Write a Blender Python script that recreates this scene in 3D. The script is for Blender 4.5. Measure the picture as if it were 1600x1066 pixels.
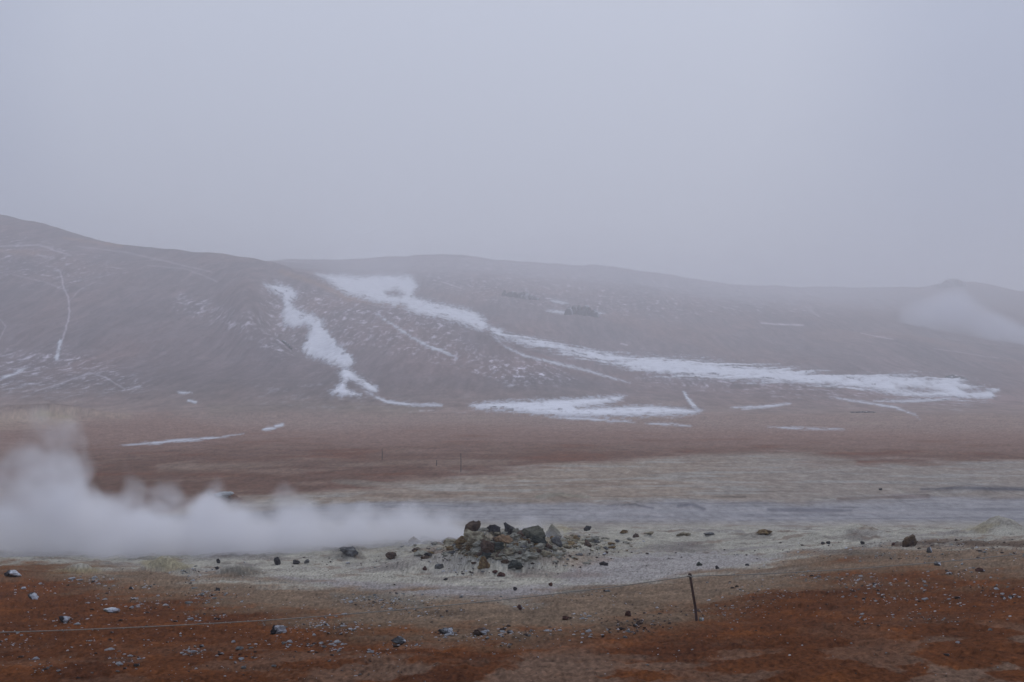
import bpy, math, random
import numpy as np
from mathutils import Vector

# ------------------------------------------------------------------ camera
F = 2222.0                       # focal length in pixels of the 1600 px wide photograph
CZ = 6.0
PITCH = math.atan(67.0 / F)
scene = bpy.context.scene
for ob in list(bpy.data.objects):
    bpy.data.objects.remove(ob)
cam_d = bpy.data.cameras.new("camera")
cam_d.sensor_width = 36.0
cam_d.lens = F / 1600.0 * 36.0
cam_d.clip_start = 0.1
cam_d.clip_end = 20000
cam = bpy.data.objects.new("camera", cam_d)
scene.collection.objects.link(cam)
cam.location = (0, 0, CZ)
cam.rotation_euler = (math.radians(90) + PITCH, 0, 0)
scene.camera = cam

# ------------------------------------------------------------------ world, sun, exposure
SUN_EL, SUN_ROT = math.radians(50), math.radians(15)
world = bpy.data.worlds.new("World")
scene.world = world
world.use_nodes = True
wn, wl = world.node_tree.nodes, world.node_tree.links
wn.clear()
w_out = wn.new("ShaderNodeOutputWorld")
w_bg = wn.new("ShaderNodeBackground")
sky = wn.new("ShaderNodeTexSky")
sky.sky_type = 'NISHITA'
sky.sun_disc = False
sky.sun_elevation = SUN_EL
sky.sun_rotation = SUN_ROT
sky.air_density = 1.0
sky.dust_density = 3.0
sky.ozone_density = 1.5
# an overcast layer over the clear sky: even blue-grey cloud, slightly mottled
w_tc = wn.new("ShaderNodeTexCoord")
w_no = wn.new("ShaderNodeTexNoise")
w_no.inputs["Scale"].default_value = 1.6
w_no.inputs["Detail"].default_value = 4
w_no.inputs["Roughness"].default_value = 0.5
w_ramp = wn.new("ShaderNodeValToRGB")
w_ramp.color_ramp.elements[0].position = 0.3
w_ramp.color_ramp.elements[1].position = 0.75
w_ramp.color_ramp.elements[0].color = (3.7, 4.3, 5.9, 1)
w_ramp.color_ramp.elements[1].color = (5.6, 6.1, 7.4, 1)
w_mix = wn.new("ShaderNodeMix")
w_mix.data_type = 'RGBA'
w_mix.inputs[0].default_value = 0.93
wl.new(w_tc.outputs["Generated"], w_no.inputs["Vector"])
# the cloud is thinner and brighter ahead of the camera, over the saddle of the hills
w_dot = wn.new("ShaderNodeVectorMath"); w_dot.operation = 'DOT_PRODUCT'
w_dot.inputs[1].default_value = Vector((-0.06, 1.0, 0.22)).normalized()
w_mr = wn.new("ShaderNodeMapRange"); w_mr.interpolation_type = 'SMOOTHSTEP'
w_mr.inputs["From Min"].default_value = 0.92; w_mr.inputs["From Max"].default_value = 1.0
w_mr.inputs["To Min"].default_value = -0.22; w_mr.inputs["To Max"].default_value = 0.32
w_add = wn.new("ShaderNodeMath"); w_add.operation = 'ADD'
wl.new(w_tc.outputs["Generated"], w_dot.inputs[0]); wl.new(w_dot.outputs["Value"], w_mr.inputs["Value"])
wl.new(w_mr.outputs[0], w_add.inputs[0]); wl.new(w_no.outputs["Fac"], w_add.inputs[1])
wl.new(w_add.outputs[0], w_ramp.inputs["Fac"])
wl.new(sky.outputs[0], w_mix.inputs[6])
wl.new(w_ramp.outputs[0], w_mix.inputs[7])
# an overcast sky is brighter overhead than at the horizon
w_sep = wn.new("ShaderNodeSeparateXYZ"); wl.new(w_tc.outputs["Generated"], w_sep.inputs[0])
w_z = wn.new("ShaderNodeMapRange"); w_z.inputs["To Min"].default_value = 0.74; w_z.inputs["To Max"].default_value = 1.30
wl.new(w_sep.outputs[2], w_z.inputs["Value"])
w_sc = wn.new("ShaderNodeVectorMath"); w_sc.operation = 'SCALE'
wl.new(w_mix.outputs[2], w_sc.inputs[0]); wl.new(w_z.outputs[0], w_sc.inputs["Scale"])
wl.new(w_sc.outputs[0], w_bg.inputs["Color"])
w_bg.inputs["Strength"].default_value = 0.1
wl.new(w_bg.outputs[0], w_out.inputs["Surface"])

sun_d = bpy.data.lights.new("sun", 'SUN')
sun_d.energy = 0.7
sun_d.angle = math.radians(25)
sun_d.color = (1.0, 0.97, 0.93)
sun = bpy.data.objects.new("sun", sun_d)
scene.collection.objects.link(sun)
sd = Vector((math.sin(SUN_ROT) * math.cos(SUN_EL), math.cos(SUN_ROT) * math.cos(SUN_EL), math.sin(SUN_EL)))
sun.rotation_euler = sd.to_track_quat('Z', 'Y').to_euler()

scene.view_settings.view_transform = 'Standard'
scene.view_settings.look = 'None'
scene.view_settings.gamma = 1.0
scene.view_settings.exposure = 0.10
scene.render.engine = 'CYCLES'
cy = scene.cycles
cy.use_denoising = True
cy.denoiser = 'OPENIMAGEDENOISE'
cy.max_bounces = 10
cy.diffuse_bounces = 2
cy.glossy_bounces = 2
cy.volume_bounces = 8
cy.transparent_max_bounces = 8
cy.volume_step_rate = 1.0
cy.volume_max_steps = 256
cy.use_adaptive_sampling = False
cy.adaptive_threshold = 0.02

# ------------------------------------------------------------------ helpers: noise, projection
def _hash(ix, iy, seed):
    h = (ix.astype(np.int64) * 374761393 + iy.astype(np.int64) * 668265263 + seed * 1442695041) & 0xFFFFFFFF
    h = ((h ^ (h >> 13)) * 1274126177) & 0xFFFFFFFF
    return (h ^ (h >> 16)) & 0xFFFFFFFF

def perlin(x, y, seed=0):
    x0, y0 = np.floor(x), np.floor(y)
    fx, fy = x - x0, y - y0
    x0, y0 = x0.astype(np.int64), y0.astype(np.int64)
    sx = fx * fx * fx * (fx * (fx * 6 - 15) + 10)
    sy = fy * fy * fy * (fy * (fy * 6 - 15) + 10)
    def g(ix, iy, dx, dy):
        a = _hash(ix, iy, seed) * (2 * math.pi / 4294967296.0)
        return np.cos(a) * dx + np.sin(a) * dy
    n00 = g(x0, y0, fx, fy); n10 = g(x0 + 1, y0, fx - 1, fy)
    n01 = g(x0, y0 + 1, fx, fy - 1); n11 = g(x0 + 1, y0 + 1, fx - 1, fy - 1)
    a = n00 + sx * (n10 - n00); b = n01 + sx * (n11 - n01)
    return (a + sy * (b - a)) * 1.5

def fbm(x, y, octaves=4, seed=0, gain=0.5, lac=2.03):
    s, a, t = 0.0, 1.0, 0.0
    for i in range(octaves):
        s = s + a * perlin(x + 17.3 * i, y - 9.1 * i, seed + i * 31)
        t += a; a *= gain; x = x * lac; y = y * lac
    return s / t

def ridged(x, y, octaves=4, seed=0):
    s, a, t = 0.0, 1.0, 0.0
    for i in range(octaves):
        s = s + a * (1 - 2 * np.abs(perlin(x, y, seed + i * 13)))
        t += a; a *= 0.5; x = x * 2.1; y = y * 2.1
    return s / t

def sstep(a, b, x):
    t = np.clip((x - a) / (b - a), 0, 1)
    return t * t * (3 - 2 * t)

cp, sp = math.cos(PITCH), math.sin(PITCH)
def px_to_dir(px, py):
    """pixel -> (u, s): x = u*y, z - CZ = s*y"""
    a = (px - 800.0) / F; b = (533.0 - py) / F
    fy = cp - sp * b; fz = sp + cp * b
    return a / fy, fz / fy

def to_px(x, y, z):
    zz = z - CZ
    f = y * cp + zz * sp; up = -y * sp + zz * cp
    f = np.where(f < 0.3, 0.3, f)
    return 800 + F * x / f, 533 - F * up / f

# ------------------------------------------------------------------ terrain height
# near ground: distance -> drop below the camera, for the left, middle and right of the view
ND = [0, 4, 7, 11.4, 17.5, 25, 31, 37, 41, 45, 52, 60]
NEAR = {-200: [1.70, 1.95, 2.2, 2.50, 3.05, 3.75, 4.2, 4.70, 4.95, 5.1, 5.4, 5.5],
        0:    [1.70, 1.95, 2.2, 2.50, 3.05, 3.75, 4.2, 4.65, 4.85, 5.0, 5.4, 5.5],
        300:  [1.70, 1.92, 2.2, 2.45, 3.00, 3.70, 4.2, 4.72, 4.9, 5.0, 5.4, 5.5],
        560:  [1.68, 1.90, 2.2, 2.42, 2.94, 3.66, 4.28, 4.62, 4.6, 4.7, 5.4, 5.5],
        800:  [1.68, 1.90, 2.2, 2.40, 2.90, 3.60, 4.22, 4.52, 4.5, 4.66, 5.4, 5.5],
        1080: [1.68, 1.90, 2.2, 2.38, 2.86, 3.50, 4.02, 4.45, 4.6, 4.68, 5.4, 5.5],
        1300: [1.68, 1.88, 2.1, 2.34, 2.76, 3.24, 3.75, 4.20, 4.42, 4.64, 5.4, 5.5],
        1600: [1.68, 1.86, 2.1, 2.30, 2.65, 3.10, 3.5, 3.98, 4.3, 4.62, 5.4, 5.5],
        1900: [1.68, 1.86, 2.1, 2.25, 2.55, 2.95, 3.3, 3.80, 4.2, 4.6, 5.4, 5.5]}
# hills: per picture column (distance, picture row) with folds that hide a little ground behind them
HILL = {
 -300: [(300,640),(400,560),(430,536),(460,510),(800,310),(830,330),(1000,430),(1050,440),(1300,420)],
 0:    [(300,638),(400,575),(430,553),(460,528),(750,335),(790,350),(1000,430),(1050,440),(1300,420)],
 200:  [(300,638),(400,575),(430,555),(460,534),(740,383),(780,395),(1000,430),(1050,440),(1300,420)],
 330:  [(300,636),(430,560),(480,524),(510,503),(730,393),(770,403),(1000,430),(1050,440),(1300,415)],
 385:  [(300,636),(420,565),(520,470),(540,462),(725,402),(765,410),(1000,420),(1050,422),(1300,411)],
 430:  [(300,636),(400,575),(470,528),(500,534),(715,412),(750,417),(900,413),(950,411),(1200,408)],
 480:  [(300,636),(380,590),(425,561),(455,568),(690,430),(720,436),(850,420),(900,416),(1100,407)],
 545:  [(300,635),(350,600),(385,579),(410,583),(640,462),(665,466),(750,445),(800,437),(1050,405)],
 600:  [(300,635),(335,622),(350,612),(365,606),(600,480),(620,484),(720,458),(770,447),(1050,402)],
 700:  [(300,635),(335,622),(350,612),(365,604),(560,500),(580,503),(680,474),(730,460),(1050,398)],
 765:  [(300,635),(335,624),(350,614),(365,606),(520,521),(540,524),(650,485),(700,470),(1050,404)],
 830:  [(300,636),(320,628),(335,620),(350,612),(470,552),(490,555),(640,498),(700,480),(1050,410)],
 900:  [(300,638),(320,632),(335,624),(350,617),(440,577),(460,580),(630,508),(700,487),(1050,414)],
 970:  [(300,640),(315,637),(325,632),(340,625),(420,597),(440,599),(620,520),(700,492),(1050,418)],
 1080: [(300,642),(315,640),(325,636),(340,627),(395,611),(415,613),(600,535),(700,502),(1050,435)],
 1150: [(300,643),(315,640),(325,636),(340,630),(395,611),(415,613),(600,540),(700,507),(1050,445)],
 1250: [(300,643),(315,641),(325,637),(340,632),(400,609),(420,611),(620,540),(700,511),(1050,448)],
 1400: [(300,643),(315,641),(325,638),(340,633),(400,620),(420,622),(660,525),(720,525),(1080,449)],
 1470: [(300,643),(315,641),(325,638),(340,634),(400,623),(420,625),(690,530),(740,534),(1120,444)],
 1520: [(300,643),(315,641),(325,638),(340,634),(400,625),(420,627),(700,536),(750,543),(1120,441)],
 1600: [(300,643),(315,641),(325,638),(340,634),(400,629),(420,631),(700,546),(760,556),(1120,455)],
 1900: [(300,643),(315,641),(325,638),(340,634),(400,632),(420,634),(700,560),(760,570),(1120,480)]}

rows = [-40, -25, -15, -8, -3, 0, 2, 3.5, 5]
rows += list(np.arange(6, 10, 0.25))
yy = np.arange(1110, 832, -0.8)
midd = np.array(NEAR[800]); nd = np.array(ND)
dd = np.linspace(9, 52, 4000); pyy = 600 + F * np.interp(dd, nd, midd) / dd
dn = np.interp(-yy, -pyy, dd)
dn = dn[dn > 10.05]
dn = np.unique(np.round(np.concatenate([dn, np.arange(34.0, 46.5, 0.065)]), 3))
keep_ = np.concatenate([[True], np.diff(dn) > 0.02]); dn = dn[keep_]
rows += list(dn)
last = rows[-1]
rows += list(np.arange(last + 0.25, 60, 0.25))
rows += list(F * 5.5 / np.arange(F * 5.5 / 60.5, 41, -0.9))
last = rows[-1]
rows += list(np.arange(last + 1.2, 1160, 1.45))
rows += list(np.linspace(1170, 2400, 22))
rows = np.array(rows)
ucore = np.concatenate([np.arange(-0.46, -0.375, 0.0012), np.arange(-0.375, 0.375, 0.00056), np.arange(0.375, 0.46, 0.0012)])
uside = np.array([0.47, 0.48, 0.5, 0.56, 0.65, 0.8, 1.0, 1.3, 1.7, 2.3, 3.0])
us = np.concatenate([-uside[::-1], ucore, uside])
NR, NC = len(rows), len(us)
gd = np.maximum(rows, 8.0)
GX = us[None, :] * gd[:, None]
GY = np.repeat(rows[:, None], NC, axis=1)

def table_z():
    keys = [-300, -200, 0, 200, 300, 330, 385, 430, 480, 545, 560, 600, 700, 765, 800, 830, 900, 970, 1080, 1150, 1250, 1300, 1400, 1470, 1520, 1600, 1900]
    def near(k):
        ks = sorted(NEAR); a = np.array([NEAR[q] for q in ks])
        return np.array([np.interp(k, ks, a[:, j]) for j in range(len(ND))])
    def hill(k):
        ks = sorted(HILL); a = np.array([HILL[q] for q in ks], float)
        return np.array([[np.interp(k, ks, a[:, j, c]) for c in (0, 1)] for j in range(9)])
    out, ku = [], []
    for k in keys:
        n = near(k); h = hill(k)
        D = list(ND) + [90, 160, 240]; Z = list(CZ - n) + [CZ - 5.5, CZ - 5.5, CZ - 5.45]
        for d, py in h:
            u_, s_ = px_to_dir(k, py)
            D.append(d); Z.append(CZ + s_ * d)
        D += [D[-1] + 250, 2600]; Z += [Z[-1] - 15, Z[-1] - 40]
        D = np.array(D); Z = np.array(Z)
        z = np.interp(rows, D, Z)
        # soften the corners a little, in metres
        zs = np.zeros_like(z)
        for off, w in ((-1, .25), (0, .5), (1, .25)):
            r = np.where(rows < 60, 1.2, np.where(rows < 260, 4.0, 7.0))
            zs += w * np.interp(rows + off * r, D, Z)
        out.append(zs); ku.append(px_to_dir(k, 600)[0])
    out = np.array(out); ku = np.array(ku)
    res = np.zeros((NR, NC))
    idx = np.clip(np.searchsorted(ku, us) - 1, 0, len(ku) - 2)
    t = np.clip((us - ku[idx]) / (ku[idx + 1] - ku[idx]), 0, 1)
    # Catmull-Rom-ish blend across columns
    m = np.gradient(out, ku, axis=0)
    h = (ku[idx + 1] - ku[idx])
    t2, t3 = t * t, t * t * t
    res = (out[idx].T * (2 * t3 - 3 * t2 + 1) + m[idx].T * (t3 - 2 * t2 + t) * h
           + out[idx + 1].T * (-2 * t3 + 3 * t2) + m[idx + 1].T * (t3 - t2) * h)
    return res

GZ = table_z()

def bump(px, py, wpx, hm, depth=None):
    """a mound at a picture position: wpx half width in pixels, hm height in metres"""
    global GZ
    x, y = place(px, py)[:2]
    w = wpx * y / F
    dep = depth if depth else w
    r = np.sqrt(((GX - x) / w) ** 2 + ((GY - y) / dep) ** 2)
    m = r < 2
    e = np.zeros_like(GZ)
    ang = 0.25 * fbm(GX[m] / w * 1.5 + px, GY[m] / dep * 1.5, 3, seed=int(px))
    rr = np.clip(r[m] + ang, 0, 2)
    e[m] = np.where(rr < 1.3, np.cos(np.clip(rr / 1.3, 0, 1) * math.pi) * 0.5 + 0.5, 0) * hm
    GZ += e

def place(px, py):
    """first ground point seen at a picture position"""
    u, s = px_to_dir(px, py)
    ci = np.interp(u, us, np.arange(NC)); c0 = int(min(max(ci, 0), NC - 2)); t = ci - c0
    zc = GZ[:, c0] * (1 - t) + GZ[:, c0 + 1] * t
    ok = rows > 8
    sl = (zc[ok] - CZ) / rows[ok]; r = rows[ok]
    i = np.argmax(sl >= s)
    if sl[i] < s: i = len(sl) - 1
    if i > 0:
        k = (s - sl[i - 1]) / max(1e-9, sl[i] - sl[i - 1]); d = r[i - 1] + k * (r[i] - r[i - 1])
    else: d = r[0]
    return u * d, d, ground(u * d, d)

def ground(x, y):
    r = np.interp(y, rows, np.arange(NR)); r0 = int(min(r, NR - 2)); t = r - r0
    u = x / max(y, 8.0)
    c = np.interp(u, us, np.arange(NC)); c0 = int(min(c, NC - 2)); q = c - c0
    return float((GZ[r0, c0] * (1 - q) + GZ[r0, c0 + 1] * q) * (1 - t) + (GZ[r0 + 1, c0] * (1 - q) + GZ[r0 + 1, c0 + 1] * q) * t)

# --- mounds and banks (vent mound, sulphur mounds, pale banks, mud humps)
bump(790, 880, 150, 0.46, 3.5)
bump(790, 864, 85, 0.50, 1.5)
bump(860, 860, 45, 0.22, 1.2)
bump(742, 850, 40, 0.22, 1.0)
bump(770, 872, 60, 0.16, 0.9)
bump(842, 866, 50, 0.20, 0.8)
bump(700, 868, 45, 0.16, 0.9)
bump(905, 866, 55, 0.14, 0.9)
bump(545, 876, 26, 0.24, 0.8)
bump(640, 885, 60, 0.14, 1.4)
bump(255, 892, 34, 0.34, 0.8)
bump(290, 896, 22, 0.18, 0.6)
bump(122, 893, 26, 0.20, 0.6)
bump(368, 899, 36, 0.26, 0.7)
bump(905, 848, 60, 0.12, 1.6)
bump(1340, 842, 70, 0.32, 1.4)
bump(1250, 846, 60, 0.10, 1.6)
bump(1562, 838, 44, 0.50, 1.2)
bump(1490, 838, 40, 0.08, 1.0)
bump(1195, 842, 40, 0.13, 1.0)
bump(1067, 840, 20, 0.12, 0.5)
bump(978, 838, 24, 0.08, 0.6)
bump(1515, 768, 60, 0.30, 2.0)
bump(980, 792, 26, 0.22, 1.0)
bump(1078, 792, 20, 0.16, 1.0)
bump(860, 778, 24, 0.25, 1.2)
bump(908, 776, 18, 0.20, 1.0)
bump(352, 786, 26, 0.55, 1.6)
bump(70, 652, 120, 2.2, 16.0)

# --- relief noise, finer where the ground is nearer
SX, SY = GX, GY
nearw = 1 - sstep(44, 60, GY)
GZ += nearw * (0.07 * fbm(SX / 1.6, SY / 1.6, 4, seed=5) + 0.042 * fbm(SX / 0.30, SY / 0.4, 4, seed=9, gain=0.6) + 0.022 * np.maximum(0, fbm(SX / 0.12, SY / 0.2, 3, seed=10)))
clod = (1 - sstep(20, 29, GY)) * (GY > 6)
_rl = ridged(SX / 0.42 + 0.4 * fbm(SX / 0.5, SY / 0.5, 2, seed=12), SY / 0.6, 4, seed=13)
GZ += clod * (0.055 * _rl * sstep(-0.3, 0.4, fbm(SX / 2.2, SY / 2.6, 3, seed=14)) + 0.012 * fbm(SX / 0.07, SY / 0.12, 2, seed=15))
palew = sstep(33, 36, GY + GX * 0.12) * nearw
mnd = np.exp(-(((GX / np.maximum(GY, 1) * F - 5) / 190) ** 2) - ((GY - 38.5) / 3.2) ** 2)
GZ += mnd * (0.22 * ridged(SX / 0.75 + 0.3 * fbm(SX, SY, 2, seed=4), SY / 0.9, 4, seed=25) + 0.10 * fbm(SX / 0.3, SY / 0.4, 3, seed=26))
GZ += palew * (0.09 * ridged(SX / 0.9, SY / 1.3, 5, seed=21) + 0.018 * ridged(SX / 0.3, SY / 0.4, 3, seed=23) + 0.05 * fbm(SX / 2.5, SY / 1.6, 2, seed=27))
plain = sstep(50, 62, GY) * (1 - sstep(280, 340, GY))
GZ += plain * (0.05 * fbm(SX / 6, SY / 5, 4, seed=33) + 0.03 * ridged(SX / 2.2, SY / 2.5, 3, seed=35))
GZ += sstep(150, 260, GY) * (1 - sstep(330, 380, GY)) * 0.45 * fbm(SX / 38, SY / 22, 3, seed=37)
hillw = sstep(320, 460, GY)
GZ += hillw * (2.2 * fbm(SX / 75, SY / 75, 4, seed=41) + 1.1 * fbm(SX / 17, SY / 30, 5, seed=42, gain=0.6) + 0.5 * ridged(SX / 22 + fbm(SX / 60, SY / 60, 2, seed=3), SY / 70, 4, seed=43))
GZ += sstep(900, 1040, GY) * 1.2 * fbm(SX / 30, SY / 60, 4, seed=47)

# --- visibility and picture coordinates of every ground vertex (used to lay out the bare earth, sinter and snow)
SL = (GZ - CZ) / np.maximum(GY, 1)
runmax = np.maximum.accumulate(np.where(GY > 8, SL, -9), axis=0)
VIS = (SL >= runmax - 0.6 / F) & (GY > 8)
PX, PY = to_px(GX, GY, GZ)

# ------------------------------------------------------------------ earth colours
def seg_dist(px, py, pts, closed):
    pts = np.array(pts, float); n = len(pts)
    d2 = np.full(px.shape, 1e9)
    inside = np.zeros(px.shape, bool)
    rng = range(n if closed else n - 1)
    for i in rng:
        x0, y0 = pts[i]; x1, y1 = pts[(i + 1) % n]
        dx, dy = x1 - x0, y1 - y0
        t = np.clip(((px - x0) * dx + (py - y0) * dy) / (dx * dx + dy * dy + 1e-9), 0, 1)
        d2 = np.minimum(d2, (px - x0 - t * dx) ** 2 + (py - y0 - t * dy) ** 2)
        if closed:
            c = ((y0 > py) != (y1 > py))
            xi = x0 + (py - y0) * dx / (dy if abs(dy) > 1e-9 else 1e-9)
            inside ^= c & (px < xi)
    d = np.sqrt(d2)
    return np.where(inside, d, -d) if closed else -d

C = np.zeros((NR, NC, 3))
WET = np.zeros((NR, NC))
def lay(m, col, sel=None):
    m = np.clip(m, 0, 1)[..., None]
    global C
    C = C * (1 - m) + np.array(col) * m

def curve(pts):
    pts = np.array(pts, float)
    return np.interp(PX, pts[:, 0], pts[:, 1])

NY = GY + 2.5 * (GZ - CZ) * (GY < 60)               # so that steep faces get their own detail
nA = fbm(GX / 3.0, GY / 3.0, 5, seed=101)           # metre-size variation
nB = fbm(GX / 0.7, NY / 0.9, 4, seed=103)
nC = fbm(GX / 0.16, NY / 0.22, 3, seed=105)
nD = fbm(GX / 0.05, NY / 0.13, 3, seed=106, gain=0.65)           # crumb-size variation
nF = fbm(GX / 26.0, GY / 90.0, 5, seed=107, gain=0.6)         # hill-size variation
nG = fbm(GX / 9.0, GY / 9.0, 5, seed=109)
nP = 0.6 * fbm(GX / 14.0, GY / 9.0, 5, seed=111) + 0.5 * fbm(GX / 3.0, GY / 4.0, 4, seed=112)          # streaks over the plain

# hills: cold grey-brown scree with thin snow in it
C[:] = (0.125, 0.108, 0.108)
lay(sstep(-0.1, 0.5, nF) * 0.5, (0.16, 0.125, 0.12))
lay(sstep(-0.1, 0.4, fbm(GX / 30, GY / 160, 5, seed=121, gain=0.6)) * 0.7, (0.085, 0.078, 0.083))
lay((1 - sstep(590, 650, PY)) * 0 + sstep(560, 640, PY) * (GY > 200) * 0.55, (0.13, 0.10, 0.09))
# plain colour bands
farp = sstep(52, 58, GY)
low = sstep(592, 662, PY + 10 * nG + 14 * nF) * farp
lay(low, (0.265, 0.190, 0.165))
lay(low * sstep(0.0, 0.35, nP) * 0.6, (0.31, 0.245, 0.20))
tb = curve([(0, 650), (250, 640), (330, 660), (500, 672), (700, 660), (1000, 668), (1600, 672)])
lay(low * sstep(-8, 14, PY - tb + 10 * nP), (0.245, 0.160, 0.132))
rb = curve([(-100, 720), (130, 706), (300, 700), (600, 696), (900, 692), (1150, 700), (1350, 700), (1600, 703), (1700, 704)])
re = curve([(-100, 850), (130, 850), (300, 790), (430, 775), (560, 765), (700, 748), (850, 728), (1000, 718), (1200, 712), (1300, 722), (1450, 728), (1700, 720)])
red = sstep(-24, 22, PY - rb + 22 * nP + 18 * nG) * sstep(-14, 14, re - PY + 20 * nP + 12 * nG) * farp
lay(red, (0.150, 0.086, 0.064))
lay(red * sstep(0.02, 0.3, fbm(GX / 6.0, GY / 8.0, 5, seed=123, gain=0.6)) * 0.55, (0.235, 0.165, 0.13))
lay(red * sstep(0.1, 0.4, nG) * 0.6, (0.15, 0.06, 0.035))
for (pts, w, s, col) in (
    ([(250, 731), (470, 727), (640, 722), (790, 724)], 10, 0.5, (0.25, 0.19, 0.15)),
    ([(520, 752), (600, 757), (640, 754)], 5, 0.5, (0.28, 0.27, 0.23)),
    ([(-80, 660), (0, 657), (60, 653), (110, 651)], 24, 0.55, (0.42, 0.34, 0.26)),
    ([(60, 653), (150, 650), (200, 649)], 15, 0.35, (0.38, 0.31, 0.24)),
    ([(60, 648), (130, 652)], 5, 0.5, (0.27, 0.24, 0.13)),
    ([(330, 640), (480, 634), (650, 642)], 14, 0.35, (0.19, 0.165, 0.12)),
    ([(1080, 716), (1250, 713), (1330, 722)], 9, 0.4, (0.30, 0.30, 0.26)),
    ):
    sd_ = seg_dist(PX, PY, pts, False) + 9 * nP + 9 * nG
    lay(sstep(-w, 0, sd_) * s * farp, col)
# pale plain between red band and mud flat
pb = re
mudt = curve([(-100, 800), (300, 800), (560, 788), (700, 782), (950, 780), (1100, 781), (1250, 786), (1400, 778), (1700, 772)])
pale = sstep(-7, 9, PY - pb - 20 * nP - 12 * nG) * farp
lay(pale, (0.29, 0.235, 0.19))
lay(pale * sstep(0.0, 0.28, fbm(GX / 7, GY / 3.0, 5, seed=131)) * 0.75, (0.33, 0.31, 0.285))
lay(pale * sstep(0.12, 0.36, fbm(GX / 9, GY / 2.2, 5, seed=133)) * 0.7, (0.215, 0.155, 0.118))
lay(pale * sstep(1000, 1300, PX) * 0.3, (0.27, 0.265, 0.27))
lay(pale * sstep(0.15, 0.35, fbm(GX / 1.2, GY / 1.2, 4, seed=135)) * 0.35, (0.42, 0.40, 0.36))
mud = sstep(-6, 8, PY - mudt + 12 * nP + 12 * nG) * farp
lay(mud, (0.27, 0.262, 0.275))
mst = fbm(GX / 9, GY / 1.3, 5, seed=141)
lay(mud * sstep(0.02, 0.30, mst) * 0.6, (0.14, 0.14, 0.16))
lay(mud * sstep(0.05, 0.35, -mst) * 0.5, (0.33, 0.30, 0.30))
WET = np.maximum(WET, mud)
for (pts, w, s, col) in (
    ([(950, 790), (990, 788), (1020, 794)], 5, 0.9, (0.09, 0.09, 0.115)),
    ([(1060, 790), (1080, 788), (1100, 795)], 4, 0.8, (0.10, 0.10, 0.125)),
    ([(1200, 796), (1330, 798)], 4, 0.8, (0.10, 0.10, 0.125)),
    ([(1440, 764), (1510, 762), (1620, 766)], 6, 0.9, (0.085, 0.085, 0.105)),
    ([(1120, 776), (1165, 777)], 3, 0.9, (0.12, 0.095, 0.08)),
    ([(1180, 768), (1260, 767)], 3, 0.7, (0.13, 0.10, 0.085)),
    ([(1310, 779), (1450, 776)], 5, 0.7, (0.16, 0.115, 0.10)),
    ([(840, 776), (875, 772), (920, 778)], 5, 0.6, (0.24, 0.24, 0.19)),
    ):
    sd_ = seg_dist(PX, PY, pts, False) + 4 * nG + 3 * nA
    lay(sstep(-w, 0, sd_) * s * farp, col)

# near ground
nw = 1 - farp
b1 = curve([(-100, 872), (0, 876), (150, 884), (260, 893), (320, 905), (380, 900), (450, 908), (600, 925), (800, 937), (900, 925), (1000, 914), (1080, 899), (1180, 888), (1250, 868), (1380, 858), (1450, 850), (1600, 845), (1700, 843)])
b2 = curve([(-100, 880), (60, 892), (200, 930), (330, 950), (450, 965), (600, 990), (800, 1003), (960, 985), (1060, 975), (1120, 950), (1200, 925), (1280, 895), (1400, 895), (1500, 905), (1600, 900), (1700, 900)])
tan_ = np.array((0.225, 0.158, 0.110))
lay(nw, (0.43, 0.405, 0.35))                                  # pale sinter crust
lay(nw * sstep(0.0, 0.35, nA) * 0.6, (0.31, 0.285, 0.28))       # violet-grey ash on it
lay(nw * sstep(0.05, 0.3, nB) * 0.4, (0.50, 0.48, 0.41))
lay(nw * sstep(0.05, 0.30, fbm(GX / 2.0, GY / 1.6, 5, seed=157, gain=0.6)) * 0.65, (0.235, 0.21, 0.19))       # faint sulphur
lay(nw * mnd * sstep(-0.05, 0.25, nB + 0.4 * nA) * 0.8, (0.33, 0.30, 0.20))
lay(nw * mnd * sstep(0.1, 0.35, fbm(GX / 0.5, NY / 0.6, 4, seed=153)) * 0.8, (0.22, 0.15, 0.09))
lay(nw * mnd * sstep(0.1, 0.4, fbm(GX / 0.35, NY / 0.5, 4, seed=155)) * 0.7, (0.12, 0.115, 0.10))
lay(nw * sstep(0.18, 0.4, fbm(GX / 1.3, GY / 1.1, 4, seed=151)) * 0.55, (0.20, 0.13, 0.095))
lay(nw * sstep(0.12, 0.45, nC) * 0.30, (0.17, 0.155, 0.14))
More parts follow.
